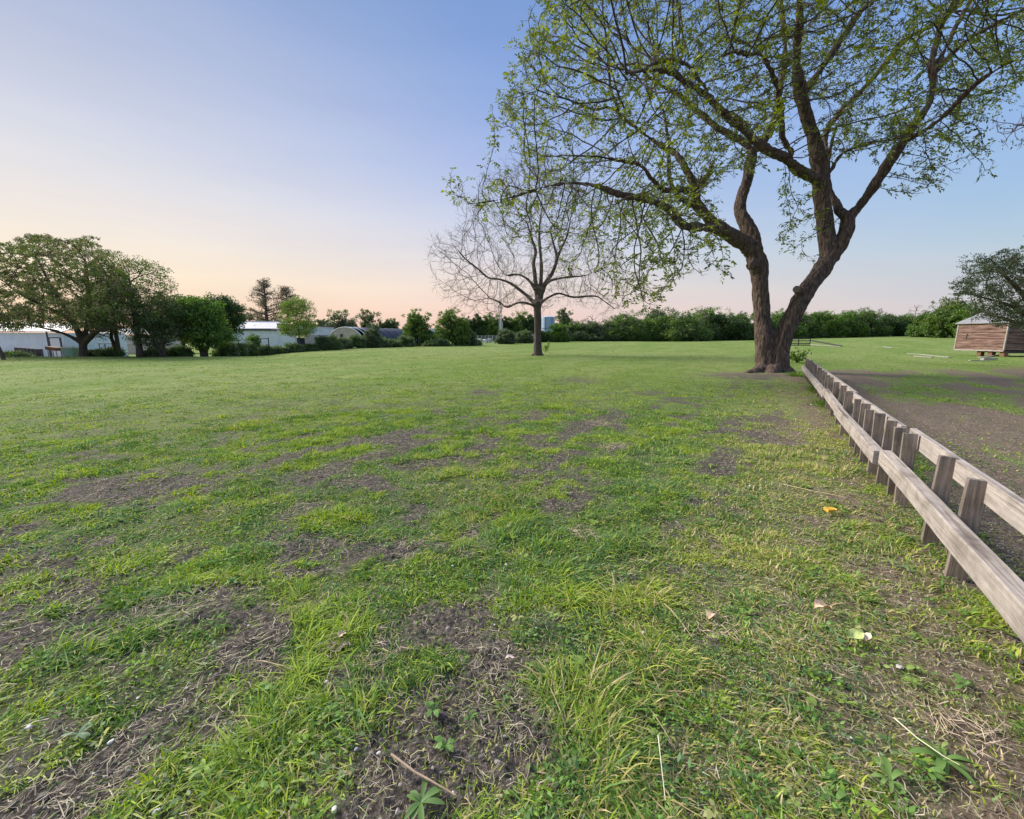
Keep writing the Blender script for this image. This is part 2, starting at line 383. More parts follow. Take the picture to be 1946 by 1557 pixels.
# ------------------------------------------------------------------ ground sheet
def make_ground():
    a1 = np.arange(-61, 61.001, 0.34); a2 = np.arange(66, 294, 6.0)
    ang = np.radians(np.concatenate([a1, a2]))
    rr = [0.35]
    while rr[-1] < 20: rr.append(rr[-1] * 1.0085)
    while rr[-1] < 900: rr.append(rr[-1] * 1.02)
    rr = np.array(rr)
    A, Rr = np.meshgrid(ang, rr)
    x = np.sin(A) * Rr; y = np.cos(A) * Rr
    n_r, n_a = x.shape
    xf, yf = x.ravel(), y.ravel()
    b = bare(xf, yf)
    r = np.hypot(xf, yf)
    z = H(xf, yf)
    near = 1 - sstep(9, 22, r)
    clod = (fbm(xf / 0.07, yf / 0.07, 3, 61) - 0.5) * 0.045 + (np.maximum(vn(xf / 0.03, yf / 0.03, 65), 0.5) - 0.5) * 0.030
    lump = (fbm(xf / 0.35, yf / 0.35, 2, 71) - 0.5) * 0.05
    z = z + near * (clod * (0.35 + 0.65 * b) + lump * (1 - 0.4 * b)) - 0.012 * near
    s_ = (xf - F0[0]) * FD[1] - (yf - F0[1]) * FD[0]
    V = np.stack([xf, yf, z], -1)
    V = np.vstack([V, [0, 0, Hs(0, 0) - 0.02]])
    idx = np.arange(n_r * n_a).reshape(n_r, n_a)
    a = idx[:-1]; bb = np.roll(idx, -1, 1)[:-1]; c = np.roll(idx, -1, 1)[1:]; d = idx[1:]
    f4 = np.stack([a, d, c, bb], -1).reshape(-1, 4)
    f3 = np.stack([np.full(n_a, n_r * n_a), idx[0], np.roll(idx[0], -1)], -1)
    # soil mix colour channels: r bare, g brown litter, b far pale
    u, v = rows(xf, yf)
    brown = np.exp(-((s_ + 0.35) / 0.55) ** 2) * (yf < 19) * 0.9
    trk = sstep(0.0, 0.8, s_) * (yf < 24) * (0.45 + 0.5 * fbm(u / 2.0, v / 0.35, 3, 85))
    brown = np.maximum(brown, trk)
    d_t = np.hypot(xf - TB[0], yf - TB[1])
    brown = np.maximum(brown, 0.9 * np.exp(-(d_t / 2.6) ** 2))
    col = np.stack([b, np.clip(brown, 0, 1), sstep(0.35, 0.65, fbm(u / 9, v / 2.2, 4, 81))], -1)
    col = np.vstack([col, [0.5, 0, 0]])
    m, nt, out = newmat('soil_and_turf'); L = nt.links.new
    p = nt.nodes.new('ShaderNodeBsdfPrincipled'); p.inputs['Roughness'].default_value = 0.95; p.inputs['Specular IOR Level'].default_value = 0.15
    at = N(nt, 'ShaderNodeAttribute', attribute_name='col'); sp_ = nt.nodes.new('ShaderNodeSeparateColor'); L(at.outputs['Color'], sp_.inputs[0])
    v0 = coord(nt)
    n1 = N(nt, 'ShaderNodeTexNoise', Scale=45, Detail=12, Roughness=0.8); L(v0, n1.inputs['Vector'])
    n2 = N(nt, 'ShaderNodeTexNoise', Scale=1.1, Detail=8, Roughness=0.7); L(v0, n2.inputs['Vector'])
    n3 = N(nt, 'ShaderNodeTexNoise', Scale=7.0, Detail=9, Roughness=0.75); L(v0, n3.inputs['Vector'])
    soil = ramp(nt, [(.36, (0.016, 0.014, 0.013)), (.48, (0.070, 0.061, 0.054)), (.58, (0.18, 0.158, 0.138)), (.68, (0.40, 0.36, 0.31))], n1.outputs[0])  # random soil tones; the near-black low stop puts crevice shade into the colour
    brn = ramp(nt, [(.34, (0.06, 0.045, 0.033)), (.5, (0.19, 0.145, 0.108)), (.68, (0.38, 0.31, 0.235))], n1.outputs[0])
    turf = ramp(nt, [(.28, (0.07, 0.10, 0.022)), (.5, (0.135, 0.21, 0.048)), (.72, (0.22, 0.30, 0.085))], n3.outputs[0])
    turf2 = ramp(nt, [(.3, (0.14, 0.18, 0.055)), (.55, (0.19, 0.25, 0.08)), (.75, (0.28, 0.29, 0.13))], n3.outputs[0])
    mxt = N(nt, 'ShaderNodeMix', data_type='RGBA'); L(sp_.outputs[2], mxt.inputs['Factor']); L(turf.outputs[0], mxt.inputs[6]); L(turf2.outputs[0], mxt.inputs[7])
    r2 = ramp(nt, [(.35, (0.78, .80, .72)), (.65, (1.12, 1.1, 1.05))], n2.outputs[0])
    mul = N(nt, 'ShaderNodeMix', data_type='RGBA', blend_type='MULTIPLY'); mul.inputs['Factor'].default_value = 1; L(mxt.outputs[2], mul.inputs[6]); L(r2.outputs[0], mul.inputs[7])
    ms = N(nt, 'ShaderNodeMix', data_type='RGBA'); L(sp_.outputs[1], ms.inputs['Factor']); L(soil.outputs[0], ms.inputs[6]); L(brn.outputs[0], ms.inputs[7])
    # under the blades near the camera the sheet is soil with thatch, farther it is turf
    geo = nt.nodes.new('ShaderNodeNewGeometry'); ln = N(nt, 'ShaderNodeVectorMath', operation='LENGTH'); L(geo.outputs['Position'], ln.inputs[0])
    mr = N(nt, 'ShaderNodeMapRange'); mr.inputs[1].default_value = 2.5; mr.inputs[2].default_value = 16; mr.inputs[3].default_value = 0.30; mr.inputs[4].default_value = 1.0; L(ln.outputs['Value'], mr.inputs[0])
    inv = N(nt, 'ShaderNodeMath', operation='SUBTRACT'); inv.inputs[0].default_value = 1; L(sp_.outputs[0], inv.inputs[1])
    fa = N(nt, 'ShaderNodeMath', operation='MULTIPLY'); L(inv.outputs[0], fa.inputs[0]); L(mr.outputs[0], fa.inputs[1])
    fin = N(nt, 'ShaderNodeMix', data_type='RGBA'); L(fa.outputs[0], fin.inputs['Factor']); L(ms.outputs[2], fin.inputs[6]); L(mul.outputs[2], fin.inputs[7])
    L(fin.outputs[2], p.inputs['Base Color'])
    bp = N(nt, 'ShaderNodeBump', Strength=0.7, Distance=0.02); L(n1.outputs[0], bp.inputs['Height'])
    n4 = N(nt, 'ShaderNodeTexNoise', Scale=2.6, Detail=8, Roughness=0.8); L(v0, n4.inputs['Vector'])
    b2 = N(nt, 'ShaderNodeBump', Strength=0.5, Distance=0.12); L(n4.outputs[0], b2.inputs['Height']); L(bp.outputs[0], b2.inputs['Normal'])
    L(b2.outputs[0], p.inputs['Normal']); L(p.outputs[0], out.inputs[0])
    o = mesh_arr('ground', V, [f4, f3], m, None, col, True)
    tag(o, kind='structure')

TB = G(1468, 706)                         # foot of the big tree
make_ground()

# ------------------------------------------------------------------ grass
def sample_fan(n, r0, r1, pw, amax=57):
    """radius density r^(1-pw) over a fan in front of the viewer"""
    e = 2 - pw
    u = rng.rand(n); r = (r0 ** e + u * (r1 ** e - r0 ** e)) ** (1 / e)
    a = np.radians(rng.uniform(-amax, amax, n))
    return np.sin(a) * r, np.cos(a) * r, r

def strip_mesh(P, d, side, h, w, bend, seg):
    """P base, d unit lean direction (n,2), side unit (n,2): returns V, tris"""
    n = len(P); rows_ = []
    for k in range(seg + 1):
        t = k / seg
        lat = bend * h * t ** 1.7
        up = h * t * (1 - 0.45 * np.clip(bend, 0, 1.6) * t)
        c = P + np.stack([d[:, 0] * lat, d[:, 1] * lat, np.maximum(up, 0.002)], -1)
        if k < seg:
            ww = w * (1 - 0.75 * t ** 1.5) * 0.5
            o = np.stack([side[:, 0] * ww, side[:, 1] * ww, np.zeros(n)], -1)
            rows_ += [c - o, c + o]
        else: rows_.append(c)
    V = np.stack(rows_, 1); nv = V.shape[1]
    t = []
    for k in range(seg - 1):
        a, b, c, d_ = 2 * k, 2 * k + 1, 2 * k + 3, 2 * k + 2
        t += [(a, b, c), (a, c, d_)]
    t.append((2 * seg - 2, 2 * seg - 1, 2 * seg))
    T = (np.arange(n)[:, None, None] * nv + np.array(t)[None]).reshape(-1, 3)
    return V.reshape(-1, 3), T, nv

def grass_colors(x, y, n, r):
    g = np.array([[0.215, 0.335, 0.040], [0.330, 0.440, 0.055], [0.115, 0.225, 0.045], [0.155, 0.275, 0.095], [0.42, 0.41, 0.13], [0.52, 0.43, 0.25]])
    u, v = rows(x, y)
    c1 = fbm(x / 0.30, y / 0.30, 3, 91); c2 = fbm(x / 0.5, y / 0.5, 3, 95); c3 = fbm(u / 3.5, v / 1.0, 3, 99)
    k = np.zeros(n, int)
    q = rng.rand(n)
    k[c1 > 0.55] = 1; k[c2 > 0.58] = 3; k[(c1 < 0.42)] = 2
    k[q < 0.22] = 1; k[(q > 0.22) & (q < 0.34)] = 2; k[(q > 0.34) & (q < 0.42)] = 3
    dry = 0.05 + 0.12 * sstep(0.5, 0.7, c3)
    s_ = (x - F0[0]) * FD[1] - (y - F0[1]) * FD[0]
    dry = dry + 0.30 * np.exp(-((s_ + 0.7) / 0.8) ** 2)
    k[rng.rand(n) < dry] = 4; k[rng.rand(n) < dry * 0.5] = 5
    col = g[k] * (1 + rng.uniform(-0.22, 0.22, (n, 1)))
    far = sstep(6, 30, r)[:, None]
    pale = np.array([0.205, 0.300, 0.075]) * (0.80 + 0.75 * (c3[:, None] - 0.3))
    col = col * (1 - 0.65 * far) + pale * 0.65 * far
    return col

def make_grass():
    Vs, Ts, Cs = [], [], []; off = 0
    def put(n, r0, r1, pw, seg, w0, hmin, hmax, wexp, amax=57):
        nonlocal off
        x, y, r = sample_fan(n, r0, r1, pw, amax)
        b = bare(x, y)
        tuft = fbm(x / 0.16, y / 0.16, 2, 111); big = fbm(x / 0.55, y / 0.55, 2, 113)
        keep = rng.rand(n) < np.clip((1 - b) ** 1.2 * (0.42 + 1.1 * sstep(0.32, 0.62, tuft)) + 0.15, 0, 1)
        x, y, r, b, tuft, big = [q[keep] for q in (x, y, r, b, tuft, big)]; n = len(x)
        z = H(x, y) - 0.012
        lumpy = (1 - sstep(9, 22, r)) * (fbm(x / 0.35, y / 0.35, 2, 71) - 0.5) * 0.05 * (1 - 0.4 * b)
        P = np.stack([x, y, z + lumpy], -1)
        a = rng.rand(n) * 2 * PI; d = np.stack([np.cos(a), np.sin(a)], -1)
        wind = fbm(x / 0.7, y / 0.7, 2, 117) * 2 * PI * 2
        d = d * 0.7 + 0.5 * np.stack([np.cos(wind), np.sin(wind)], -1); d /= np.linalg.norm(d, axis=1)[:, None] + 1e-6
        sa = a + PI / 2 + rng.uniform(-.6, .6, n); side = np.stack([np.cos(sa), np.sin(sa)], -1)
        h = (hmin + (hmax - hmin) * rng.rand(n) ** 2.0) * (0.6 + 0.7 * sstep(0.35, 0.7, tuft)) * (0.65 + 0.6 * sstep(0.4, 0.65, big)) * (1 - 0.45 * b)
        w = w0 * (r / 1.5) ** wexp * rng.uniform(0.6, 1.4, n)
        bend = rng.uniform(0.25, 1.5, n) + (rng.rand(n) < .25) * rng.uniform(0, 1.3, n)
        V, T, nv = strip_mesh(P, d, side, h, w, bend, seg)
        col = grass_colors(x, y, n, r)
        Vs.append(V); Ts.append(T + off); Cs.append(np.repeat(col, nv, 0)); off += len(V)
    put(150000, 0.55, 3.4, 0.9, 4, 0.0062, 0.018, 0.085, 0.2, 62)
    put(90000, 0.55, 3.4, 0.9, 3, 0.0034, 0.012, 0.05, 0.2, 62)
    put(6000, 0.6, 3.6, 0.9, 4, 0.0095, 0.04, 0.11, 0.2, 60)
    put(330000, 3.0, 9.0, 1.2, 2, 0.0062, 0.02, 0.085, 0.40)
    put(600000, 8.5, 34, 1.45, 1, 0.0046, 0.02, 0.062, 0.65)
    put(200000, 32, 120, 1.6, 1, 0.0060, 0.03, 0.07, 0.72)
    o = mesh_arr('grass', np.vstack(Vs), np.vstack(Ts), M_grass, None, np.vstack(Cs))
    tag(o, 'patchy green grass of the mown field with bare earth showing through', 'grass', kind='stuff')

def leaf_quads(P, D, Nn, L, Wd, fold=0.0):
    """rhombic leaves: base P, direction D, normal hint Nn"""
    D = D / (np.linalg.norm(D, axis=1)[:, None] + 1e-9)
    S = np.cross(D, Nn); S /= np.linalg.norm(S, axis=1)[:, None] + 1e-9
    U = np.cross(S, D)
    L = np.broadcast_to(L, (len(P),))[:, None]; Wd = np.broadcast_to(Wd, (len(P),))[:, None]
    V = np.stack([P, P + D * L * 0.45 + S * Wd * 0.5 + U * fold * L, P + D * L, P + D * L * 0.45 - S * Wd * 0.5 + U * fold * L], 1)
    f = (np.arange(len(P))[:, None] * 4 + np.arange(4)[None])
    return V.reshape(-1, 3), f

def unit(n, zb=0.0):
    v = rng.normal(size=(n, 3)); v[:, 2] += zb
    return v / (np.linalg.norm(v, axis=1)[:, None] + 1e-9)

def make_weeds():
    # little ferny and clover-leaved plants between the blades
    nc = 2600
    x, y, r = sample_fan(nc, 0.7, 9, 1.1, 58)
    b = bare(x, y); k = (rng.rand(nc) < 0.25 + 0.9 * sstep(0.45, 0.6, fbm(x / 0.9, y / 0.9, 2, 131))) & (b < 0.6)
    x, y = x[k], y[k]; nc = len(x)
    V, Fq, Cc = [], [], []; off = 0
    m = 34
    size = rng.uniform(0.025, 0.075, nc)
    X = np.repeat(x, m); Y = np.repeat(y, m); S = np.repeat(size, m); n = nc * m
    a = rng.rand(n) * 2 * PI; rad = np.sqrt(rng.rand(n)) * S
    hz = rng.rand(n) * S * 0.75 * (1.2 - rad / S)
    P = np.stack([X + np.cos(a) * rad, Y + np.sin(a) * rad, H(X, Y) + hz], -1)
    D = np.stack([np.cos(a + rng.uniform(-.8, .8, n)), np.sin(a + rng.uniform(-.8, .8, n)), rng.uniform(-0.2, 0.9, n)], -1)
    Nn = unit(n, 1.6)
    V1, f1 = leaf_quads(P, D, Nn, S * rng.uniform(0.25, 0.55, n), S * rng.uniform(0.10, 0.24, n))
    base = np.array([[0.20, 0.33, 0.045], [0.13, 0.26, 0.05], [0.10, 0.20, 0.07]])[rng.choice(3, nc, p=[.45, .35, .2])] * rng.uniform(.8, 1.2, (nc, 1))
    c1 = np.repeat(np.repeat(base, m, 0) * rng.uniform(.8, 1.2, (n, 1)), 4, 0)
    # flat round-leaved ground cover
    n2 = 20000
    x, y, r = sample_fan(n2, 0.6, 7, 0.9, 60)
    k = (rng.rand(n2) < sstep(0.46, 0.62, fbm(x / 0.5, y / 0.5, 3, 137))) & (bare(x, y) < 0.75)
    x, y = x[k], y[k]; n2 = len(x)
    a = rng.rand(n2) * 2 * PI
    P = np.stack([x, y, H(x, y) + rng.uniform(0.0, 0.03, n2)], -1)
    V2, f2 = leaf_quads(P, np.stack([np.cos(a), np.sin(a), rng.uniform(-.2, .4, n2)], -1), unit(n2, 2.5), rng.uniform(0.010, 0.030, n2), rng.uniform(0.007, 0.018, n2))
    cb = np.array([[0.13, 0.21, 0.07], [0.17, 0.27, 0.06], [0.14, 0.20, 0.09]])[rng.randint(0, 3, n2)] * rng.uniform(.8, 1.2, (n2, 1))
    n3 = 520; x, y, r = sample_fan(n3, 0.7, 7, 0.9, 58); k = rng.rand(n3) < .35 + .9 * sstep(-.2, 1.2, x / y); x, y = x[k], y[k]; m3 = 9
    X = np.repeat(x, m3); Y = np.repeat(y, m3); nn = len(X); Sz = np.repeat(rng.uniform(.022, .055, len(x)), m3) * rng.uniform(.5, 1.1, nn); a = rng.rand(nn) * 2 * PI
    d1 = np.stack([np.cos(a), np.sin(a), rng.uniform(.2, 1.1, nn)], -1); P3 = np.stack([X, Y, H(X, Y) + .01], -1); s3 = np.stack([-np.sin(a), np.cos(a), rng.uniform(-.3, .3, nn)], -1)
    w3 = (Sz * rng.uniform(.16, .26, nn))[:, None]; L3 = Sz[:, None]; d2 = np.stack([np.cos(a), np.sin(a), rng.uniform(-.5, .35, nn)], -1); A1 = P3 + d1 * L3 * .35; A2 = A1 + d2 * L3 * .35; A3 = A2 + (d2 - [0, 0, .3]) * L3 * .3
    V3 = np.stack([P3 - s3 * w3 * .25, P3 + s3 * w3 * .25, A1 + s3 * w3 * .8, A1 - s3 * w3 * .8, A2 + s3 * w3, A2 - s3 * w3, A3 + s3 * w3 * .12, A3 - s3 * w3 * .12], 1).reshape(-1, 3)
    i3 = np.arange(nn)[:, None] * 8; f3_ = np.vstack([i3 + np.array([0, 1, 2, 3]), i3 + np.array([3, 2, 4, 5]), i3 + np.array([5, 4, 6, 7])]) + len(V1)
    c3_ = np.repeat(np.repeat(np.array([[.20, .30, .07], [.13, .24, .06], [.22, .32, .08], [.30, .33, .13]])[rng.choice(4, len(x), p=[.35, .35, .2, .1])], m3, 0) * rng.uniform(.8, 1.2, (nn, 1)), 8, 0)
    V1 = np.vstack([V1, V3]); f1 = np.vstack([f1, f3_]); c1 = np.vstack([c1, c3_])
    o = mesh_arr('ground_cover', np.vstack([V1, V2]), np.vstack([f1, f2 + len(V1)]), M_grass, None, np.vstack([c1, np.repeat(cb, 4, 0)]))
    tag(o, 'small feathery weeds and clover among the near grass', 'weeds', kind='stuff')

def make_straw():
    n = 190000
    x, y, r = sample_fan(n, 0.55, 17, 1.25, 58)
    b = bare(x, y)
    s_ = (x - F0[0]) * FD[1] - (y - F0[1]) * FD[0]
    k = rng.rand(n) < 0.10 + 0.62 * b * sstep(0.35, 0.65, fbm(x / 0.25, y / 0.25, 3, 141)) + 0.5 * np.exp(-((s_ + 0.5) / 0.6) ** 2)
    x, y, r, b = x[k], y[k], r[k], b[k]; n = len(x)
    z = H(x, y) + (1 - sstep(9, 22, r)) * (fbm(x / 0.35, y / 0.35, 2, 71) - 0.5) * 0.05 * (1 - 0.4 * b) + rng.uniform(-0.004, 0.022, n)
    a = rng.rand(n) * 2 * PI; L = rng.uniform(0.012, 0.08, n) * (0.5 + 0.8 * rng.rand(n)); w = rng.uniform(0.0010, 0.0030, n) * (r / 1.5) ** 0.5
    P0 = np.stack([x, y, z], -1)
    d = np.stack([np.cos(a), np.sin(a), rng.uniform(-.12, .22, n)], -1)
    a2 = a + rng.uniform(-0.9, 0.9, n); d2 = np.stack([np.cos(a2), np.sin(a2), rng.uniform(-.25, .15, n)], -1)
    s = np.stack([-np.sin(a), np.cos(a), np.zeros(n)], -1) * w[:, None] * .5
    P1 = P0 + d * L[:, None] * .5; P2 = P1 + d2 * L[:, None] * .5
    V = np.stack([P0 - s, P0 + s, P1 + s, P1 - s, P2 + s * .4, P2 - s * .4], 1).reshape(-1, 3)
    i = np.arange(n)[:, None] * 6
    f = np.vstack([i + np.array([0, 1, 2, 3]), i + np.array([3, 2, 4, 5])])
    base = np.array([[0.42, 0.37, 0.27], [0.27, 0.225, 0.17], [0.56, 0.51, 0.39], [0.17, 0.14, 0.11], [0.38, 0.39, 0.21]])[rng.choice(5, n, p=[.25, .28, .12, .25, .10])]
    o = mesh_arr('straw_litter', V, f, M_litter, None, np.repeat(base * rng.uniform(.75, 1.2, (n, 1)), 6, 0))
    tag(o, 'scattered dry straw and dead stems lying on the soil', 'straw', kind='stuff')

def make_gravel():
    n = 26000
    x, y, r = sample_fan(n, 0.6, 12, 1.0, 58)
    b = bare(x, y); k = rng.rand(n) < 0.06 + 0.9 * b * b
    x, y, r = x[k], y[k], r[k]; n = len(x)
    ico = []
    t = (1 + 5 ** .5) / 2
    iv = np.array([(-1, t, 0), (1, t, 0), (-1, -t, 0), (1, -t, 0), (0, -1, t), (0, 1, t), (0, -1, -t), (0, 1, -t), (t, 0, -1), (t, 0, 1), (-t, 0, -1), (-t, 0, 1)]) / 1.9
    fc = np.array([(0, 11, 5), (0, 5, 1), (0, 1, 7), (0, 7, 10), (0, 10, 11), (1, 5, 9), (5, 11, 4), (11, 10, 2), (10, 7, 6), (7, 1, 8), (3, 9, 4), (3, 4, 2), (3, 2, 6), (3, 6, 8), (3, 8, 9), (4, 9, 5), (2, 4, 11), (6, 2, 10), (8, 6, 7), (9, 8, 1)])
    s = rng.uniform(0.0025, 0.006, n) * (1 + (rng.rand(n) > 0.93) * rng.uniform(0.3, 1.6, n))
    sc3 = np.stack([s * rng.uniform(.8, 1.5, n), s * rng.uniform(.8, 1.5, n), s * rng.uniform(.5, .9, n)], -1)
    V = iv[None] * sc3[:, None] * rng.uniform(.8, 1.2, (n, 12, 1)) + np.stack([x, y, H(x, y) + 0.0], -1)[:, None]
    f = (np.arange(n)[:, None, None] * 12 + fc[None]).reshape(-1, 3)
    base = np.array([[0.09, 0.08, 0.08], [0.16, 0.145, 0.135], [0.30, 0.28, 0.26], [0.60, 0.58, 0.54]])[rng.choice(4, n, p=[.45, .33, .17, .05])]
    o = mesh_arr('gravel', V.reshape(-1, 3), f, M_litter, None, np.repeat(base, 12, 0))
    tag(o, 'small pale pebbles and clods on the bare earth', 'gravel', kind='stuff')

make_grass(); make_weeds(); make_straw(); make_gravel()

# ------------------------------------------------------------------ tree machinery
def sc_grow(nodes, attr, step, kill, iters, infl=6.0, bias=(0, 0, 0), inertia=0.35, jitter=0.15, parents=None, minnode=0):
    """space colonisation from the given nodes to the attractor points"""
    P = [np.array(p) for p in nodes]; par = list(parents) if parents is not None else [-1] * len(P)
    dirs = [np.zeros(3)] * len(P)
    A = np.array(attr); alive = np.ones(len(A), bool)
    Pn = np.array(P)
    best = np.full(len(A), 1e9); bi = np.zeros(len(A), int)
    def upd(start):
        nonlocal best, bi
        Q = np.array(P[start:])
        for s in range(0, len(Q), 400):
            q = Q[s:s + 400]
            D = np.linalg.norm(A[:, None] - q[None], axis=2)
            j = D.argmin(1); d = D[np.arange(len(A)), j]
            k = d < best
            best = np.where(k, d, best); bi = np.where(k, j + start + s, bi)
    start = 0
    if minnode: start = minnode
    upd(start)
    bias = np.array(bias, float)
    age = np.zeros(len(A), int); last = best.copy()
    for it in range(iters):
        alive &= best > kill
        stuck = alive & (best < infl) & (best > last - 0.02 * step) & (it > 0)
        age = np.where(stuck, age + 1, 0); alive &= age < 4; last = best.copy()
        use = np.where(alive & (best < infl))[0]
        if len(use) == 0: break
        dv = A[use] - np.array([P[i] for i in bi[use]])
        dv /= np.linalg.norm(dv, axis=1)[:, None] + 1e-9
        acc = {}
        for i, v in zip(bi[use], dv):
            acc[i] = acc.get(i, 0) + v
        n0 = len(P)
        for i, v in acc.items():
            v = v / (np.linalg.norm(v) + 1e-9) + inertia * dirs[i] + bias + rng.normal(size=3) * jitter
            v /= np.linalg.norm(v) + 1e-9
            q = P[i] + v * step
            P.append(q); par.append(i); dirs.append(v)
        upd(n0)
    return np.array(P), np.array(par)

def skeleton_tubes(mb, P, par, nfix, rfix, rtip, expo=2.3, rmax=0.12, sides=5):
    n = len(P); r = np.zeros(n); ch = [[] for _ in range(n)]
    for i in range(n):
        if par[i] >= 0 and i >= nfix: ch[par[i]].append(i)
    for i in range(n - 1, nfix - 1, -1):
        s = sum(r[c] ** expo for c in ch[i])
        r[i] = min(max(rtip, (s + rtip ** expo * 0.25) ** (1 / expo)), rmax)
    starts = []
    for i in range(nfix):
        for c in ch[i]: starts.append((i, c))
    while starts:
        p0, c = starts.pop()
        path = [P[p0], P[c]]
        r0 = r[c] * 1.1
        rad = [r0, r[c]]
        cur = c
        while ch[cur]:
            cs = sorted(ch[cur], key=lambda k: -r[k])
            for o in cs[1:]: starts.append((cur, o))
            cur = cs[0]; path.append(P[cur]); rad.append(r[cur])
        rad[-1] *= 0.6
        mb.tube(np.array(path), np.array(rad), sides if rad[0] > 0.02 else 4 if rad[0] > rtip * 1.6 else 3, cap=False)
    return r

def poly_sample(poly, n, ylo, yhi, mode=None):
    poly = np.array(poly, float); x0, y0 = poly.min(0); x1, y1 = poly.max(0)
    out = []
    while len(out) < n:
        q = np.stack([rng.uniform(x0, x1, n * 2), rng.uniform(y0, y1, n * 2)], -1)
        ins = np.zeros(len(q), bool); j = len(poly) - 1
        for i in range(len(poly)):
            c = ((poly[i, 1] > q[:, 1]) != (poly[j, 1] > q[:, 1])) & (q[:, 0] < (poly[j, 0] - poly[i, 0]) * (q[:, 1] - poly[i, 1]) / (poly[j, 1] - poly[i, 1] + 1e-9) + poly[i, 0])
            ins ^= c; j = i
        for px, py in q[ins]:
            Y = (ylo + yhi) / 2 + (yhi - ylo) / 2 * float(np.clip(rng.normal() * 0.5, -1, 1))
            out.append(W(px, py, Y))
            if len(out) >= n: break
    return np.array(out)

def limb(pts, Y0):
    """pts: (px, py, radius px, depth offset) -> smooth path and radii in metres"""
    P = []; Rr = []
    for (px, py, r, dy) in pts:
        p = W(px, py, Y0 + dy); P.append(p); Rr.append(r * mpp(p))
    P = np.array(P); Rr = np.array(Rr)
    # Catmull-Rom
    out = []; ro = []
    Q = np.vstack([2 * P[0] - P[1], P, 2 * P[-1] - P[-2]])
    for k in range(1, len(Q) - 2):
        seg = np.linalg.norm(Q[k + 1] - Q[k]); m = max(2, int(seg / 0.22))
        for t in np.arange(m) / m:
            a, b, c, d = Q[k - 1], Q[k], Q[k + 1], Q[k + 2]
            out.append(0.5 * (2 * b + (c - a) * t + (2 * a - 5 * b + 4 * c - d) * t * t + (3 * b - a - 3 * c + d) * t ** 3))
            ro.append(Rr[k - 1] * (1 - t) + Rr[k] * t)
    out.append(P[-1]); ro.append(Rr[-1])
    return np.array(out), np.array(ro)

def remeshed(mb, name, voxel, mat, parent, disp=0.02, nsc=(5, 5, 1.6), flare=None):
    tmp = mb.build('tmp_mesh', None)
    md = tmp.modifiers.new('r', 'REMESH'); md.mode = 'VOXEL'; md.voxel_size = voxel
    sm = tmp.modifiers.new('s', 'SMOOTH'); sm.factor = 0.5; sm.iterations = 4
    dg = bpy.context.evaluated_depsgraph_get()
    me = bpy.data.meshes.new_from_object(tmp.evaluated_get(dg))
    old = tmp.data; bpy.data.objects.remove(tmp); bpy.data.meshes.remove(old)
    n = len(me.vertices); co_ = np.empty(n * 3, np.float32); me.vertices.foreach_get('co', co_); co_ = co_.reshape(-1, 3).astype(float)
    nr = np.empty(n * 3, np.float32); me.vertices.foreach_get('normal', nr); nr = nr.reshape(-1, 3)
    d = (vn3(co_ * np.array(nsc), 1) - 0.5) + 0.5 * (vn3(co_ * np.array(nsc) * 2.3, 2) - 0.5)
    lo = (vn3(co_ * 1.4, 3) - 0.5)
    co_ = co_ + nr * (d * disp + lo * disp * 1.2)[:, None]
    me.vertices.foreach_set('co', co_.astype(np.float32).ravel())
    me.polygons.foreach_set('use_smooth', np.ones(len(me.polygons), bool)); me.update()
    me.name = name; me.materials.clear(); me.materials.append(mat)
    o = bpy.data.objects.new(name, me); C.objects.link(o)
    if parent: o.parent = parent
    return o

def to_local(P, root): return np.asarray(P) - np.array(root.location)[None]

def pinnate(P, D, nleaf, L, lw, droop=0.4):
    """compound leaves: a rachis from each P along D with paired leaflets"""
    n = len(P); out_P = []; out_D = []
    D = D / (np.linalg.norm(D, axis=1)[:, None] + 1e-9)
    S = np.cross(D, np.array([0, 0, 1.0])); S /= np.linalg.norm(S, axis=1)[:, None] + 1e-9
    for k in range(nleaf):
        t = (k + 1) / nleaf
        sgn = 1 if k % 2 else -1
        q = P + D * (L * t)[:, None] - np.array([0, 0, 1.0]) * (L * droop * t * t)[:, None]
        dd = D * (0.45 + 0.3 * t) + sgn * S * (1 - 0.55 * (k == nleaf - 1)) - np.array([0, 0, droop + .15]) + rng.normal(size=(n, 3)) * 0.25
        out_P.append(q); out_D.append(dd)
    return np.stack(out_P, 1).reshape(-1, 3), np.stack(out_D, 1).reshape(-1, 3)

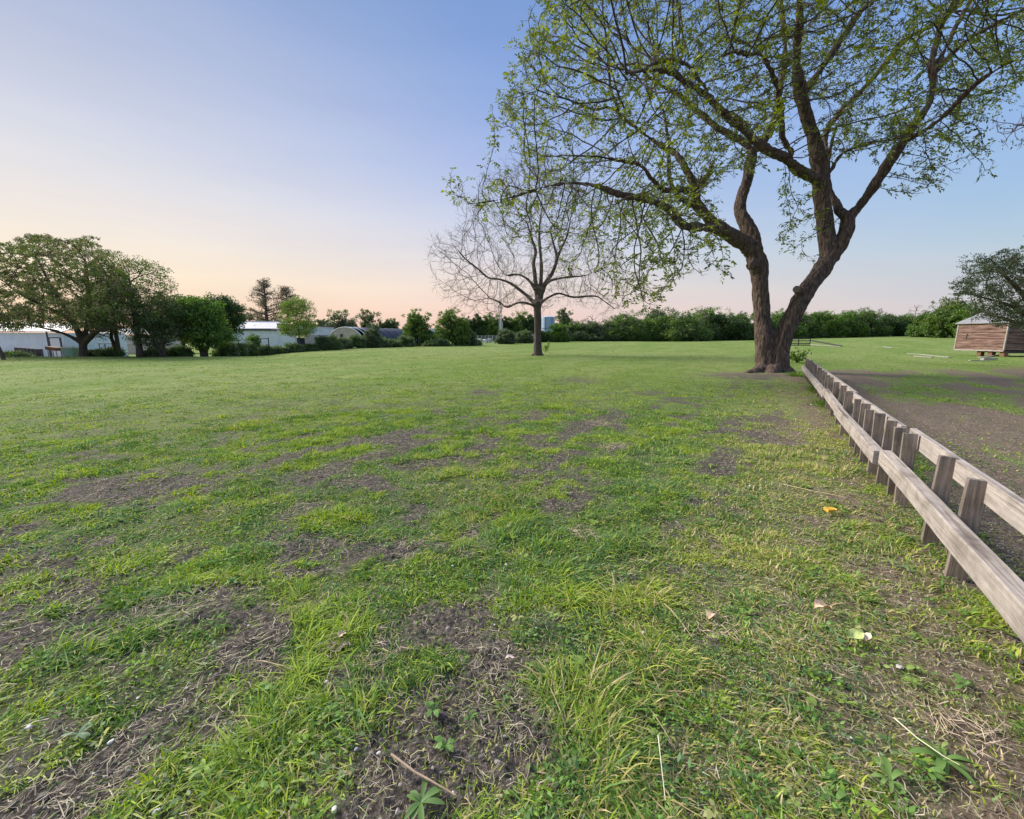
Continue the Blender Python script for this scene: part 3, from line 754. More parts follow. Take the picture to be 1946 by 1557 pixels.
# ------------------------------------------------------------------ the big forked tree
def big_tree():
    Y0 = float(TB[1])
    root = thing('pecan_tree', 'large dark forked tree rising beside the far end of the wooden fence', 'tree', tuple(TB))
    o0 = TB
    limbs = {
     'A': [(1457, 716, 30, .1), (1456, 696, 22, .0), (1453, 655, 18, 0), (1449, 610, 16.5, .1), (1446, 570, 15.5, .1), (1444, 530, 16, .1), (1437, 492, 17.5, .1), (1428, 462, 15.5, .1)],
     'B': [(1478, 716, 33, -.1), (1475, 696, 24, -.1), (1481, 655, 21.5, -.1), (1497, 620, 19, -.2), (1514, 586, 17.5, -.3), (1535, 549, 16.5, -.3), (1561, 515, 16, -.2), (1577, 484, 16, -.1)],
     'root1': [(1450, 702, 17, -.1), (1436, 708, 10, -.5), (1415, 714, 5, -.9), (1398, 719, 2, -1.3)],
     'root2': [(1484, 702, 17, -.2), (1500, 708, 9, -.5), (1515, 714, 4, -.8)],
     'root3': [(1470, 704, 18, -.3), (1466, 714, 12, -.8), (1462, 724, 4, -1.2)],
     'A1': [(1432, 478, 17, .1), (1415, 463, 14, 0), (1392, 449, 12.5, -.3), (1364, 431, 11.5, -.6), (1336, 405, 10.5, -.8), (1322, 382, 10, -.9), (1323, 361, 8.5, -.9), (1308, 328, 6.5, -.8), (1295, 305, 6, -.6), (1277, 287, 5, -.3), (1252, 274, 4.5, .1), (1215, 248, 3.6, .4), (1180, 222, 3, .8)],
     'A1b': [(1372, 437, 10, -.5), (1352, 434, 8.5, -.8), (1335, 432, 8, -1.2), (1298, 428, 8, -1.8), (1283, 410, 7.6, -2.2), (1267, 395, 7, -2.5), (1227, 379, 6.4, -2.9), (1178, 370, 5.6, -3.3), (1132, 354, 4.6, -3.6), (1089, 348, 3.8, -3.8), (1042, 354, 3.2, -4.0), (1005, 365, 2.7, -4.2), (968, 376, 2.2, -4.3), (925, 384, 1.5, -4.4), (890, 388, 1.0, -4.4)],
     'A1c': [(1322, 370, 8, -.9), (1298, 361, 6.5, -1.2), (1260, 361, 5.5, -1.6), (1243, 345, 5, -1.9), (1218, 314, 4.4, -2.2), (1190, 308, 3.6, -2.5), (1150, 300, 2.6, -2.9)],
     'A1d': [(1323, 362, 6, -.9), (1336, 345, 5, -.5), (1347, 331, 4, -.2), (1352, 312, 2.5, .2)],
     'A1e': [(1322, 392, 6, -.9), (1288, 374, 5, -1.3), (1273, 339, 4.4, -1.5), (1271, 296, 4, -1.6), (1268, 256, 3.2, -1.7), (1262, 215, 2.4, -1.6)],
     'A2': [(1432, 470, 15, .1), (1431, 453, 13, .2), (1420, 429, 13, .4), (1407, 404, 11.5, .7), (1408, 379, 11, 1.0), (1419, 345, 10, 1.3), (1426, 312, 10, 1.6), (1430, 288, 9.5, 1.8)],
     'A2a': [(1430, 292, 8, 1.8), (1420, 276, 7, 1.9), (1404, 265, 6.4, 2.1), (1363, 243, 5.4, 2.5), (1335, 219, 4.8, 2.9), (1314, 200, 4.2, 3.2), (1298, 185, 3.6, 3.4), (1260, 165, 2.6, 3.7)],
     'A2b': [(1431, 290, 8, 1.8), (1452, 268, 7, 2.1), (1468, 240, 6.4, 2.4), (1478, 185, 5.6, 3.0), (1491, 123, 5, 3.4), (1492, 77, 4.2, 3.6), (1486, 10, 3.2, 3.8), (1478, -60, 2, 3.9)],
     'B1': [(1577, 486, 16, -.1), (1570, 450, 15, .1), (1566, 404, 14.4, .2), (1561, 367, 14, .2), (1557, 334, 14.5, .2), (1551, 277, 12.5, .1), (1533, 222, 11, 0), (1521, 173, 11, -.2), (1514, 129, 9, -.5), (1515, 85, 8, -.8), (1520, 40, 7, -1.2), (1518, -20, 5.6, -1.6), (1510, -90, 4, -2.0), (1505, -160, 2.6, -2.3)],
     'B1a': [(1556, 340, 11, .1), (1534, 333, 9.6, -.2), (1511, 319, 9, -.5), (1494, 302, 9, -.8), (1473, 292, 8.8, -1.1), (1448, 278, 8.8, -1.5), (1424, 256, 8.8, -1.9), (1406, 236, 8.4, -2.2), (1382, 221, 8.2, -2.5), (1352, 191, 8, -2.9), (1330, 172, 7, -3.3), (1308, 160, 6.2, -3.6), (1283, 139, 5.4, -3.9), (1258, 133, 4.6, -4.2), (1227, 134, 3.6, -4.6), (1190, 140, 2.6, -5.0)],
     'B1aa': [(1354, 194, 6, -2.9), (1337, 162, 5, -3.0), (1320, 141, 4.6, -3.1), (1305, 123, 4.2, -3.2), (1277, 114, 3.8, -3.4), (1246, 120, 3.4, -3.7), (1212, 136, 3, -4.0), (1193, 154, 2.6, -4.2), (1170, 185, 2, -4.4)],
     'B1ab': [(1496, 304, 6.5, -.7), (1504, 291, 6, -.8), (1488, 262, 5.6, -1.0), (1481, 190, 5, -1.5), (1465, 134, 4.6, -2.0), (1446, 104, 4.2, -2.3), (1420, 103, 3.6, -2.7), (1395, 98, 3, -3.0), (1365, 112, 2.2, -3.3)],
     'B1c': [(1522, 182, 7, -.2), (1537, 163, 7, -.1), (1569, 120, 6.4, .2), (1600, 74, 6, .5), (1628, 31, 5.4, .8), (1659, 0, 4.6, 1.1), (1700, -60, 3.2, 1.5), (1730, -120, 2, 1.8)],
     'B1d': [(1566, 335, 5, .3), (1580, 322, 4.4, .4), (1600, 293, 4, .6), (1637, 277, 3.4, .9), (1672, 268, 2.6, 1.2), (1708, 264, 1.8, 1.4)],
     'B1e': [(1560, 320, 7, .3), (1568, 290, 6, .7), (1571, 247, 5.4, 1.2), (1600, 210, 5.2, 1.6), (1631, 179, 5, 2.0), (1662, 145, 4.8, 2.4), (1693, 108, 4.4, 2.8), (1723, 74, 3.8, 3.1), (1770, 49, 3.2, 3.4), (1816, 18, 2.4, 3.8)],
     'B2': [(1577, 490, 15, -.1), (1596, 463, 13, -.1), (1609, 437, 12.5, -.1), (1612, 410, 11.5, -.1)],
     'B2a': [(1611, 416, 8.5, -.1), (1594, 398, 7.4, .2), (1582, 372, 6.6, .5), (1574, 340, 5.6, .7), (1577, 290, 4.4, 1.0), (1590, 240, 3, 1.3)],
     'B2b': [(1611, 414, 9.5, -.1), (1628, 400, 8.8, -.2), (1654, 364, 8.2, -.5), (1680, 324, 8, -.8), (1702, 290, 8, -1.1), (1722, 260, 7.6, -1.3), (1743, 228, 7, -1.4), (1768, 193, 6.8, -1.4), (1773, 154, 6.4, -1.3), (1770, 117, 6, -1.2), (1779, 84, 5.4, -1.1), (1789, 46, 4.8, -1.0), (1813, 10, 4, -.8), (1850, -50, 2.8, -.6)],
     'B2c': [(1718, 268, 5.6, -1.3), (1754, 250, 5.4, -1.8), (1800, 216, 5, -2.3), (1840, 173, 4.4, -2.8), (1884, 139, 3.8, -3.2), (1946, 105, 3, -3.6), (2000, 70, 2, -4.0)],
     'B2d': [(1772, 140, 4.4, -1.3), (1800, 86, 3.8, -1.0), (1831, 25, 3.2, -.6), (1870, -40, 2.2, -.2)],
     'B2e': [(1772, 142, 4, -1.3), (1812, 100, 3.6, -1.6), (1847, 71, 3.2, -1.8), (1908, 37, 2.6, -2.1), (1960, 10, 2, -2.4)],
     'stump': [(1530, 560, 9, -.3), (1521, 554, 7.5, -.5), (1514, 550, 7, -.62)],
     'burl': [(1438, 500, 10, -.1), (1424, 506, 5.5, -.3)],
    }
    mb = MB(); nodes = []; rad = []
    for k, pts in limbs.items():
        P, r = limb(pts, Y0); r = r * (.92 if k in ('A', 'B', 'root1', 'root2', 'root3') else .96)
        if k not in ('root1', 'root2', 'root3', 'stump', 'burl') :
            ii = np.arange(0, len(P), 1)
            for i in ii:
                if r[i] < 0.17 and P[i][2] > 5: nodes.append(P[i])
        P = to_local(P, root)
        mb.tube(P, r, 12)
    tr = remeshed(mb, 'trunk', 0.030, M_bark, root, 0.07, (8, 8, 2.2))
    # cut end of the pruned limb
    P, r = limb(limbs['stump'], Y0); P = to_local(P, root)
    d = P[-1] - P[-2]; d /= np.linalg.norm(d)
    c = MB(); c.tube(np.array([P[-1] - d * 0.02, P[-1] + d * 0.05]), np.array([r[-1] * 0.93, r[-1] * 0.9]), 14)
    c.build('cut_face', noisemat('cut_wood', (0.12, 0.09, 0.07), (0.24, 0.19, 0.15), 12), root)
    # attractors
    R1 = [(1015, 40), (1060, -60), (1200, -200), (1560, -260), (1560, 60), (1500, 240), (1420, 300), (1380, 330), (1330, 400), (1180, 440), (1100, 420), (1020, 335), (972, 270), (966, 200), (980, 130), (1005, 95)]
    R2 = [(868, 398), (880, 345), (990, 305), (1060, 330), (1150, 400), (1330, 390), (1390, 480), (1335, 515), (1300, 470), (1262, 545), (1235, 590), (1205, 575), (1150, 500), (1080, 470), (960, 440), (905, 425)]
    R3 = [(1560, -260), (2050, -260), (2080, 60), (1946, 150), (1890, 195), (1835, 262), (1760, 300), (1700, 285), (1650, 300), (1600, 300), (1540, 230), (1510, 140), (1530, 0)]
    R4 = [(1488, 482), (1500, 415), (1530, 350), (1555, 350), (1545, 420), (1525, 480)]
    R5 = [(1725, 285), (1800, 300), (1880, 262), (1900, 285), (1800, 345), (1770, 400), (1745, 340)]
    attr = np.vstack([poly_sample(R1, 2300, Y0 - 6.5, Y0 + 5.5), poly_sample(R2, 430, Y0 - 5.5, Y0 - .5), poly_sample(R3, 1500, Y0 - 5, Y0 + 5),
                      poly_sample(R4, 26, Y0 - 1.0, Y0 + .2), poly_sample(R5, 34, Y0 - 2.4, Y0 - .8)])
    attr = attr + rng.normal(size=attr.shape) * 0.28
    nodes = np.array(nodes)
    P, par = sc_grow(nodes, attr, 0.26, 0.31, 70, infl=2.6, bias=(0, 0, 0.06), inertia=0.6, jitter=0.16)
    bm_ = MB()
    PL = to_local(P, root)
    r = skeleton_tubes(bm_, PL, par, len(nodes), None, 0.0075, 2.25, 0.09, 6)
    nf = len(nodes)
    thin = np.where((np.arange(len(P)) >= nf) & (r < 0.021))[0]
    # fine twigs
    dirs = PL - PL[np.maximum(par, 0)]; dirs[:nf] = 0
    tips_P = []; tips_D = []; tw = []
    for i in thin:
        for k in range(2):
            d = dirs[i] / (np.linalg.norm(dirs[i]) + 1e-9) + rng.normal(size=3) * 0.65 + np.array([0, 0, .12]); d /= np.linalg.norm(d)
            L = rng.uniform(0.10, 0.32)
            e = PL[i] + d * L
            tw.append((PL[i], (PL[i] + e) / 2 + rng.normal(size=3) * 0.02, e))
            for t in (0.55, 1.0):
                if rng.rand() < 0.9:
                    tips_P.append(PL[i] * (1 - t) + e * t); tips_D.append(d * 0.6 + rng.normal(size=3) * 0.7)
    for a, b, c_ in tw: bm_.tube(np.array([a, b, c_]), np.array([0.0062, 0.005, 0.0035]), 3, cap=False)
    bm_.build('branchwork', M_twig, root)
    tips_P = np.array(tips_P); tips_D = np.array(tips_D)
    # thinner leaf cover in some boughs, thick in others
    dens = vn3((tips_P + np.array(root.location)) * 0.8, 9)
    wz = tips_P + np.array(root.location)
    bough = (wz[:, 0] < 3.6) & (wz[:, 2] < 9.0)      # the long low bough over the bare tree is thinly leaved
    keep = rng.rand(len(tips_P)) < (0.26 + 1.0 * sstep(0.40, 0.64, dens)) * np.where(bough, 0.42, 1.0)
    tips_P, tips_D, dens = tips_P[keep], tips_D[keep], dens[keep]
    LL = rng.uniform(0.13, 0.25, len(tips_P))
    lp, ld = pinnate(tips_P, tips_D, 7, LL, 0.03, 0.28)
    n = len(lp)
    ls = np.repeat(LL, 7) * rng.uniform(0.40, 0.68, n)
    V, f = leaf_quads(lp, ld, unit(n, 0.5), ls, ls * rng.uniform(0.36, 0.52, n))
    base = np.array([[0.13, 0.175, 0.028], [0.23, 0.28, 0.028], [0.10, 0.13, 0.045], [0.15, 0.14, 0.05]])
    kk = rng.choice(4, len(tips_P), p=[.5, .16, .24, .10]); kk[(dens > 0.62) & (rng.rand(len(kk)) < .7)] = 1
    col = np.repeat(np.repeat(base[kk], 7, 0) * rng.uniform(.8, 1.2, (n, 1)), 4, 0)
    mesh_arr('foliage', V, f, M_leaf, root, col)
    print('big tree leaves', n, 'nodes', len(P))
big_tree()

# ------------------------------------------------------------------ the second, almost bare tree
def bare_tree():
    b = G(1022, 676); Y0 = float(b[1])
    root = thing('bare_tree', 'slender almost leafless tree alone in the middle of the field', 'tree', tuple(b))
    limbs = {
     't': [(1022, 680, 13, 0), (1022, 668, 9.6, 0), (1022, 640, 8.2, 0), (1022, 610, 8.0, 0), (1021, 585, 9, 0), (1023, 570, 8.5, 0)],
     'r1': [(1026, 672, 5, 0), (1034, 679, 2, -.2)], 'r2': [(1018, 672, 5, 0), (1008, 679, 2, -.2)],
     'a': [(1019, 583, 5, 0), (1009, 579, 3, -.3), (987, 575, 2.4, -.8), (963, 584, 2.1, -1.3), (949, 574, 1.8, -1.7), (930, 567, 1.3, -2)],
     'b': [(1019, 582, 6, 0), (1010, 570, 4, .2), (995, 557, 3.4, .4), (971, 539, 3, .8), (949, 531, 2.6, 1.1), (928, 528, 2.3, 1.4), (909, 512, 2, 1.7), (885, 493, 1.6, 2.0), (872, 478, 1.2, 2.2)],
     'c': [(1022, 575, 6, 0), (1019, 545, 5, 0), (1016, 520, 4.4, .1), (1014, 500, 4, .2), (1018, 478, 3.4, .3), (1010, 452, 2.6, .4), (1002, 425, 1.8, .5)],
     'c2': [(1017, 550, 4, 0), (1004, 532, 3, -.4), (985, 522, 2.4, -.8), (965, 524, 1.8, -1.2)],
     'd': [(1024, 572, 6, 0), (1027, 545, 4.6, -.1), (1029, 509, 4, -.2), (1026, 469, 3.2, -.3), (1025, 440, 2.4, -.3), (1028, 405, 1.6, -.3)],
     'e': [(1026, 572, 6, 0), (1033, 544, 5, .1), (1049, 520, 4.2, .2), (1058, 492, 3.4, .3), (1053, 468, 2.6, .4), (1046, 440, 1.8, .5)],
     'e2': [(1056, 498, 3.4, .3), (1064, 478, 2.8, .2), (1078, 447, 2.2, .1), (1084, 415, 1.5, 0)],
     'f': [(1031, 556, 4, 0), (1038, 540, 3.2, -.3), (1051, 532, 2.8, -.7), (1079, 527, 2.2, -1.2), (1111, 524, 1.7, -1.7), (1130, 516, 1.2, -2)],
     'g': [(1025, 580, 4.5, 0), (1033, 572, 3.2, .3), (1047, 563, 2.7, .6), (1063, 558, 2.4, 1.0), (1090, 565, 2.1, 1.5), (1130, 563, 1.8, 2), (1146, 571, 1.5, 2.2), (1168, 587, 1.0, 2.4)],
    }
    mb = MB(); nodes = []
    for k, pts in limbs.items():
        P, r = limb(pts, Y0)
        if k not in ('r1', 'r2'):
            for i in range(len(P)):
                if r[i] < 0.17 and P[i][2] > 3.2: nodes.append(P[i])
        mb.tube(to_local(P, root), r * .88, 10)
    remeshed(mb, 'trunk', 0.035, M_bark2, root, 0.035, (6, 6, 1.5))
    poly = [(824, 492), (845, 440), (880, 415), (905, 370), (950, 325), (1000, 305), (1050, 310), (1100, 345), (1140, 400), (1165, 460), (1180, 530), (1182, 592), (1130, 585), (1090, 580), (1060, 572), (1045, 588), (1000, 590), (950, 600), (900, 590), (855, 570), (835, 530)]
    attr = poly_sample(poly, 2700, Y0 - 5, Y0 + 5); attr = attr + rng.normal(size=attr.shape) * 0.4
    P, par = sc_grow(np.array(nodes), attr, 0.34, 0.36, 60, infl=2.2, bias=(0, 0, 0.22), inertia=0.55, jitter=0.22)
    bm_ = MB(); PL = to_local(P, root)
    r = skeleton_tubes(bm_, PL, par, len(nodes), None, 0.0065, 2.35, 0.07, 5)
    nf = len(nodes); thin = np.where((np.arange(len(P)) >= nf) & (r < 0.03))[0]
    dirs = PL - PL[np.maximum(par, 0)]
    tp = []
    for i in thin:
        for k in range(2):
            d = dirs[i] / (np.linalg.norm(dirs[i]) + 1e-9) + rng.normal(size=3) * 0.5 + np.array([0, 0, .15]); d /= np.linalg.norm(d)
            e = PL[i] + d * rng.uniform(0.2, 0.6); tp.append(e)
            bm_.tube(np.array([PL[i], (PL[i] + e) / 2 + rng.normal(size=3) * .03, e]), np.array([0.006, 0.005, 0.004]), 3, cap=False)
    bm_.build('branchwork', M_twigp, root)
    tp = np.array(tp); w = tp + np.array(root.location)
    n_ = vn3(w * 0.7, 5)
    keep = (rng.rand(len(tp)) < 0.55 * sstep(0.5, 0.75, n_)) & (np.hypot(tp[:, 0] - .3, tp[:, 1]) < 4.0)
    q = np.repeat(tp[keep], 6, 0); n = len(q)
    V, f = leaf_quads(q + rng.normal(size=(n, 3)) * 0.07, unit(n), unit(n), rng.uniform(.05, .11, n), rng.uniform(.02, .045, n))
    mesh_arr('foliage', V, f, M_leaf, root, np.repeat(np.array([0.15, 0.20, 0.05]) * rng.uniform(.7, 1.3, (n, 1)), 4, 0))
bare_tree()

# ------------------------------------------------------------------ generic leafy trees
def crown_leaves(clumps, rad, per, size, cols, parent, name='crown', flat=0.75, mat=None):
    """leaf-sized faces scattered round many small clump centres"""
    n = len(clumps) * per
    c = np.repeat(clumps, per, 0); rr = np.repeat(rad, per)
    o = rng.normal(size=(n, 3)); o /= np.linalg.norm(o, axis=1)[:, None]; o *= (rng.rand(n) ** 0.45 * rr)[:, None]; o[:, 2] *= flat
    D = unit(n) + o / (rr[:, None] + 1e-6) * 0.5; V, f = leaf_quads(c + o, D, unit(n, 0.4) + o / (rr[:, None] + 1e-6), size * rng.uniform(.6, 1.4, n), size * rng.uniform(.35, .65, n))
    cols = np.array(cols); ci = rng.randint(0, len(cols), len(clumps))
    base = cols[ci] * rng.uniform(.82, 1.18, (len(clumps), 1))
    col = np.repeat(base, per, 0) * rng.uniform(.8, 1.2, (n, 1))
    return mesh_arr(name, V, f, mat or M_leaf, parent, np.repeat(col, 4, 0))

def leafy_tree(name, label, base, lobes, trunk_r, cols, nattr=260, per=40, size=0.16, clr=0.45, group=None, step=0.45, kill=0.5, bias=(0, 0, .1), fork=1.2, tubes=True, stems=1, mat=None, bark=None, cat='tree', tipr=0.012, shell=0.5):
    """lobes: (dx, dy, z, rx, ry, rz) ellipsoids of the crown, relative to the foot"""
    root = thing(name, label, cat, tuple(base), group)
    A = []
    vol = np.array([l[3] * l[4] * l[5] for l in lobes]) ** 0.75; vol = vol / vol.sum()
    for l, v in zip(lobes, vol):
        m = max(8, int(nattr * v))
        d = unit(m); rr = rng.rand(m) ** (1 / 3.0 * (1 - shell * .6)); rr *= 0.86 + 0.28 * vn3(d * 2.2 + 7.7, 4)
        A.append(d * rr[:, None] * np.array(l[3:6]) + np.array(l[0:3]))
    A = np.vstack(A); A[:, 2] = np.maximum(A[:, 2], 0.15)
    mb = MB(); nodes = []
    for s in range(stems):
        a = rng.rand() * 6.28; ox, oy = (math.cos(a) * .5 * (s > 0), math.sin(a) * .5 * (s > 0))
        top = np.array([lobes[0][0] * .4 + ox, lobes[0][1] * .4 + oy, fork])
        P = np.array([(ox * .3, oy * .3, -0.12), (ox * .4, oy * .4, fork * .35), (top[0] * .7, top[1] * .7, fork * .7), top])
        mb.tube(P, np.array([1.35, 1.0, .9, .85]) * trunk_r, 10)
        nodes += [P[2], P[3]]
        top2 = np.array([lobes[0][0] * .8 + ox, lobes[0][1] * .8 + oy, max(lobes[0][2], fork + .3)])
        for t in (0.25, 0.5, 0.75, 1.0): nodes.append(top * (1 - t) + top2 * t + rng.normal(size=3) * .06)
        mb.tube(np.array([top] + nodes[-4:]), np.array([.85, .7, .55, .4, .25]) * trunk_r, 8)
    mb.build('trunk', bark or M_bark2, root, smooth=True)
    nodes = np.array(nodes)
    P, par = sc_grow(nodes, A, step, kill, 40, infl=30, bias=bias, inertia=.3, jitter=.2)
    if tubes:
        b2 = MB(); r = skeleton_tubes(b2, P, par, len(nodes), None, tipr, 2.3, trunk_r * .6, 5)
        if b2.v: b2.build('branchwork', bark or M_twig, root)
    cl = A[rng.rand(len(A)) < .92]
    crown_leaves(cl, rng.uniform(.6, 1.25, len(cl)) * clr, per, size, cols, root, mat=mat)
    return root

OL = [(0.125, 0.160, 0.048), (0.150, 0.175, 0.060), (0.11, 0.15, 0.04), (0.18, 0.165, 0.08)]
DG = [(0.055, 0.105, 0.026), (0.04, 0.08, 0.022), (0.075, 0.135, 0.028)]
MG = [(0.105, 0.195, 0.030), (0.07, 0.145, 0.026), (0.15, 0.24, 0.038)]
BG = [(0.17, 0.25, 0.045), (0.12, 0.19, 0.04), (0.21, 0.29, 0.055)]
GG = [(0.12, 0.16, 0.08), (0.15, 0.19, 0.09), (0.09, 0.13, 0.06)]

def left_spreading():
    # wide old tree at the left edge with upward fanned boughs
    b = B(160, 32.5)
    root = thing('spreading_tree', 'widest tree at the left edge of the field, low forked with fine olive leaves', 'tree', tuple(b))
    Y0 = 32.5
    limbs = {'t': [(160, 684, 9, 0), (158, 668, 6.5, 0), (158, 650, 6.5, 0)],
             'a': [(157, 654, 4.6, 0), (135, 640, 3.2, -.5), (100, 628, 2.4, -1), (50, 618, 1.8, -1.5), (0, 615, 2.2, -2), (-40, 612, 1.5, -2)],
             'b': [(158, 652, 4.6, 0), (146, 620, 3, .5), (120, 580, 3.5, 1), (90, 530, 2.6, 1.4), (70, 490, 1.6, 1.6)],
             'c': [(159, 652, 4.6, 0), (165, 615, 3, -.3), (168, 570, 3.5, -.6), (165, 520, 2.6, -.9), (160, 480, 1.6, -1)],
             'd': [(160, 654, 4.6, 0), (185, 628, 2.8, .3), (205, 590, 3, .8), (220, 545, 2, 1.2)],
             'e': [(158, 652, 6, 0), (135, 610, 4, -1), (90, 585, 3, -2), (40, 560, 2.2, -3), (0, 530, 1.5, -3.5)],
             'f': [(160, 652, 6, 0), (180, 632, 4, -.8), (205, 625, 3, -1.6), (235, 622, 2, -2.2)]}
    mb = MB(); nodes = []
    for k, pts in limbs.items():
        P, r = limb(pts, Y0)
        if k != 't': nodes += [p for p, q in zip(P, r) if q < .2]
        mb.tube(to_local(P, root), r, 9)
    remeshed(mb, 'trunk', 0.05, M_bark2, root, 0.04)
    poly = [(-120, 620), (-110, 500), (-40, 460), (20, 462), (50, 447), (100, 447), (112, 462), (150, 452), (185, 462), (220, 490), (238, 520), (240, 560), (232, 610), (200, 632), (150, 625), (80, 622), (20, 628), (-60, 640)]
    attr = poly_sample(poly, 1700, Y0 - 5, Y0 + 5)
    P, par = sc_grow(np.array(nodes), attr, 0.42, 0.42, 50, infl=9, bias=(0, 0, .22), inertia=.5, jitter=.12)
    PL = to_local(P, root)
    b2 = MB(); skeleton_tubes(b2, PL, par, len(nodes), None, 0.009, 2.4, 0.07, 5)
    b2.build('branchwork', M_twig, root)
    A = to_local(attr, root)
    px, py = proj(attr[:, 0], attr[:, 1], attr[:, 2])
    low = sstep(520, 600, py)
    per = 30
    # leaves: sparse upright tufts above, denser below
    cl = np.vstack([A, PL[len(nodes):][rng.rand(len(PL) - len(nodes)) < .75]])
    lowk = np.concatenate([low, np.zeros(len(cl) - len(A))])
    wq = cl + np.array(root.location); py_ = proj(wq[:, 0], wq[:, 1], wq[:, 2])[1]
    kk = rng.rand(len(cl)) < 0.66 + 0.4 * sstep(505, 590, py_); cl = cl[kk]; lowk = lowk[kk]
    c1 = crown_leaves(cl, rng.uniform(.09, .22, len(cl)) * (1 + lowk * 1.2), per, 0.125, OL, root, 'crown')
left_spreading()

def T(px, Y, lobes, *a, **k):
    return leafy_tree(k.pop('name'), k.pop('label'), B(px, Y), lobes, *a, **k)

T(267, 31, [(0, 0, 5.2, 2.5, 2.3, 2.1), (.6, 0, 3.4, 2.5, 2.2, 1.5), (-1.3, 0, 4.0, 1.5, 1.6, 1.4)], .20, OL + MG[:2], name='shade_tree', label='round olive-green tree with a straight trunk just right of the widest tree', nattr=620, per=34, size=.12, clr=.34, fork=1.9, step=.4, kill=.4)
T(228, 34, [(0, 0, 4.2, 2.0, 2.0, 2.4), (-.6, -.5, 2.8, 1.6, 1.5, 1.2)], .14, GG + OL[:1], name='shade_tree', label='dull grey-green tree squeezed between the widest tree and the straight-trunked tree', nattr=360, per=34, size=.13, clr=.4, fork=1.5, stems=3)
T(312, 31.5, [(0, 0, 2.6, 1.7, 1.5, 1.7), (-.5, -.2, 1.8, 1.5, 1.2, 1.1)], .10, GG + DG, name='shrub_tree', label='low grey-green shrubby tree leaning between two darker trees', nattr=300, per=40, size=.13, clr=.4, fork=.9, stems=3)
T(352, 40, [(0, 0, 3.8, 3.2, 2.4, 2.0), (-1.4, 0, 3.3, 1.9, 1.6, 1.4)], .2, OL[:1] + DG, name='shade_tree', label='dark flat-topped tree behind the dense green bush', nattr=420, per=40, size=.16, clr=.45, fork=1.6)
T(388, 33.5, [(0, 0, 2.9, 1.75, 1.5, 1.55), (.5, -.2, 1.7, 1.8, 1.4, 1.1), (-.3, 0, 3.6, 1.1, 1.1, .9)], .14, MG, name='bushy_tree', label='dense mid-green bushy tree reaching the ground left of the white shed', nattr=520, per=55, size=.15, clr=.42, fork=1.0, stems=3)
T(425, 39, [(0, 0, 3.4, 1.9, 1.7, 2.3), (.5, 0, 4.0, 1.4, 1.4, 1.5), (-1, 0, 3.6, 1.4, 1.3, 1.7)], .18, DG, name='bushy_tree', label='darkest tall tree directly left of the white metal building', nattr=520, per=50, size=.16, clr=.45, fork=1.4)
T(484, 45, [(0, 0, 1.3, .65, .6, 1.1), (-.7, 0, .6, .4, .4, .5)], .04, MG, name='sapling', label='small green sapling in front of the white metal wall', nattr=110, per=40, size=.13, clr=.28, fork=.5, step=.3, kill=.35)
T(570, 50, [(0, 0, 4.0, 2.0, 1.9, 2.3), (0, 0, 2.7, 2.3, 2.0, 1.0), (0, 0, 5.3, 1.1, 1.1, 1.1)], .12, BG, name='young_tree', label='bright yellow-green tree in front of the white building', nattr=420, per=30, size=.15, clr=.38, fork=1.3)

def airy_conifer(px, Y, top, w, label):
    b = B(px, Y); h = float(W(px, top, Y)[2] - b[2])
    root = thing('cypress_tree', label, 'tree', tuple(b), 'airy brown trees behind the white building')
    mb = MB(); mb.tube(np.array([(0, 0, -.2), (0, 0, h * .5), (.1, 0, h * .8), (0, 0, h)]), [.35, .25, .12, .03], 8); mb.build('trunk', M_bark2, root)
    b2 = MB(); cl = []
    for k in range(70):
        z = h * (.30 + .68 * (k / 70)); L = w * (1 - ((z / h - .30) / .72) ** 1.6) * rng.uniform(.6, 1.1) + .3
        a = rng.rand() * 6.28; e = np.array([math.cos(a) * L, math.sin(a) * L, z + L * .28])
        b2.tube(np.array([(0, 0, z), e * np.array([.5, .5, 1]) - np.array([0, 0, L * .1]), e]), [.07, .045, .02], 4, cap=False)
        for t in np.linspace(.3, 1, 6):
            cl.append(np.array([e[0] * t, e[1] * t, z + L * .28 * t]) + rng.normal(size=3) * .22)
    b2.build('branchwork', M_twig, root)
    cl = np.array(cl); crown_leaves(cl, rng.uniform(.35, .7, len(cl)), 16, .20, [(0.15, .12, .08), (.13, .125, .075), (.17, .13, .10)], root, flat=.6)
airy_conifer(512, 78, 531, 3.6, 'tall airy brownish tree behind the white building, taller of the close pair')
airy_conifer(552, 82, 545, 4.2, 'broad airy brownish tree behind the white building, lower of the close pair')

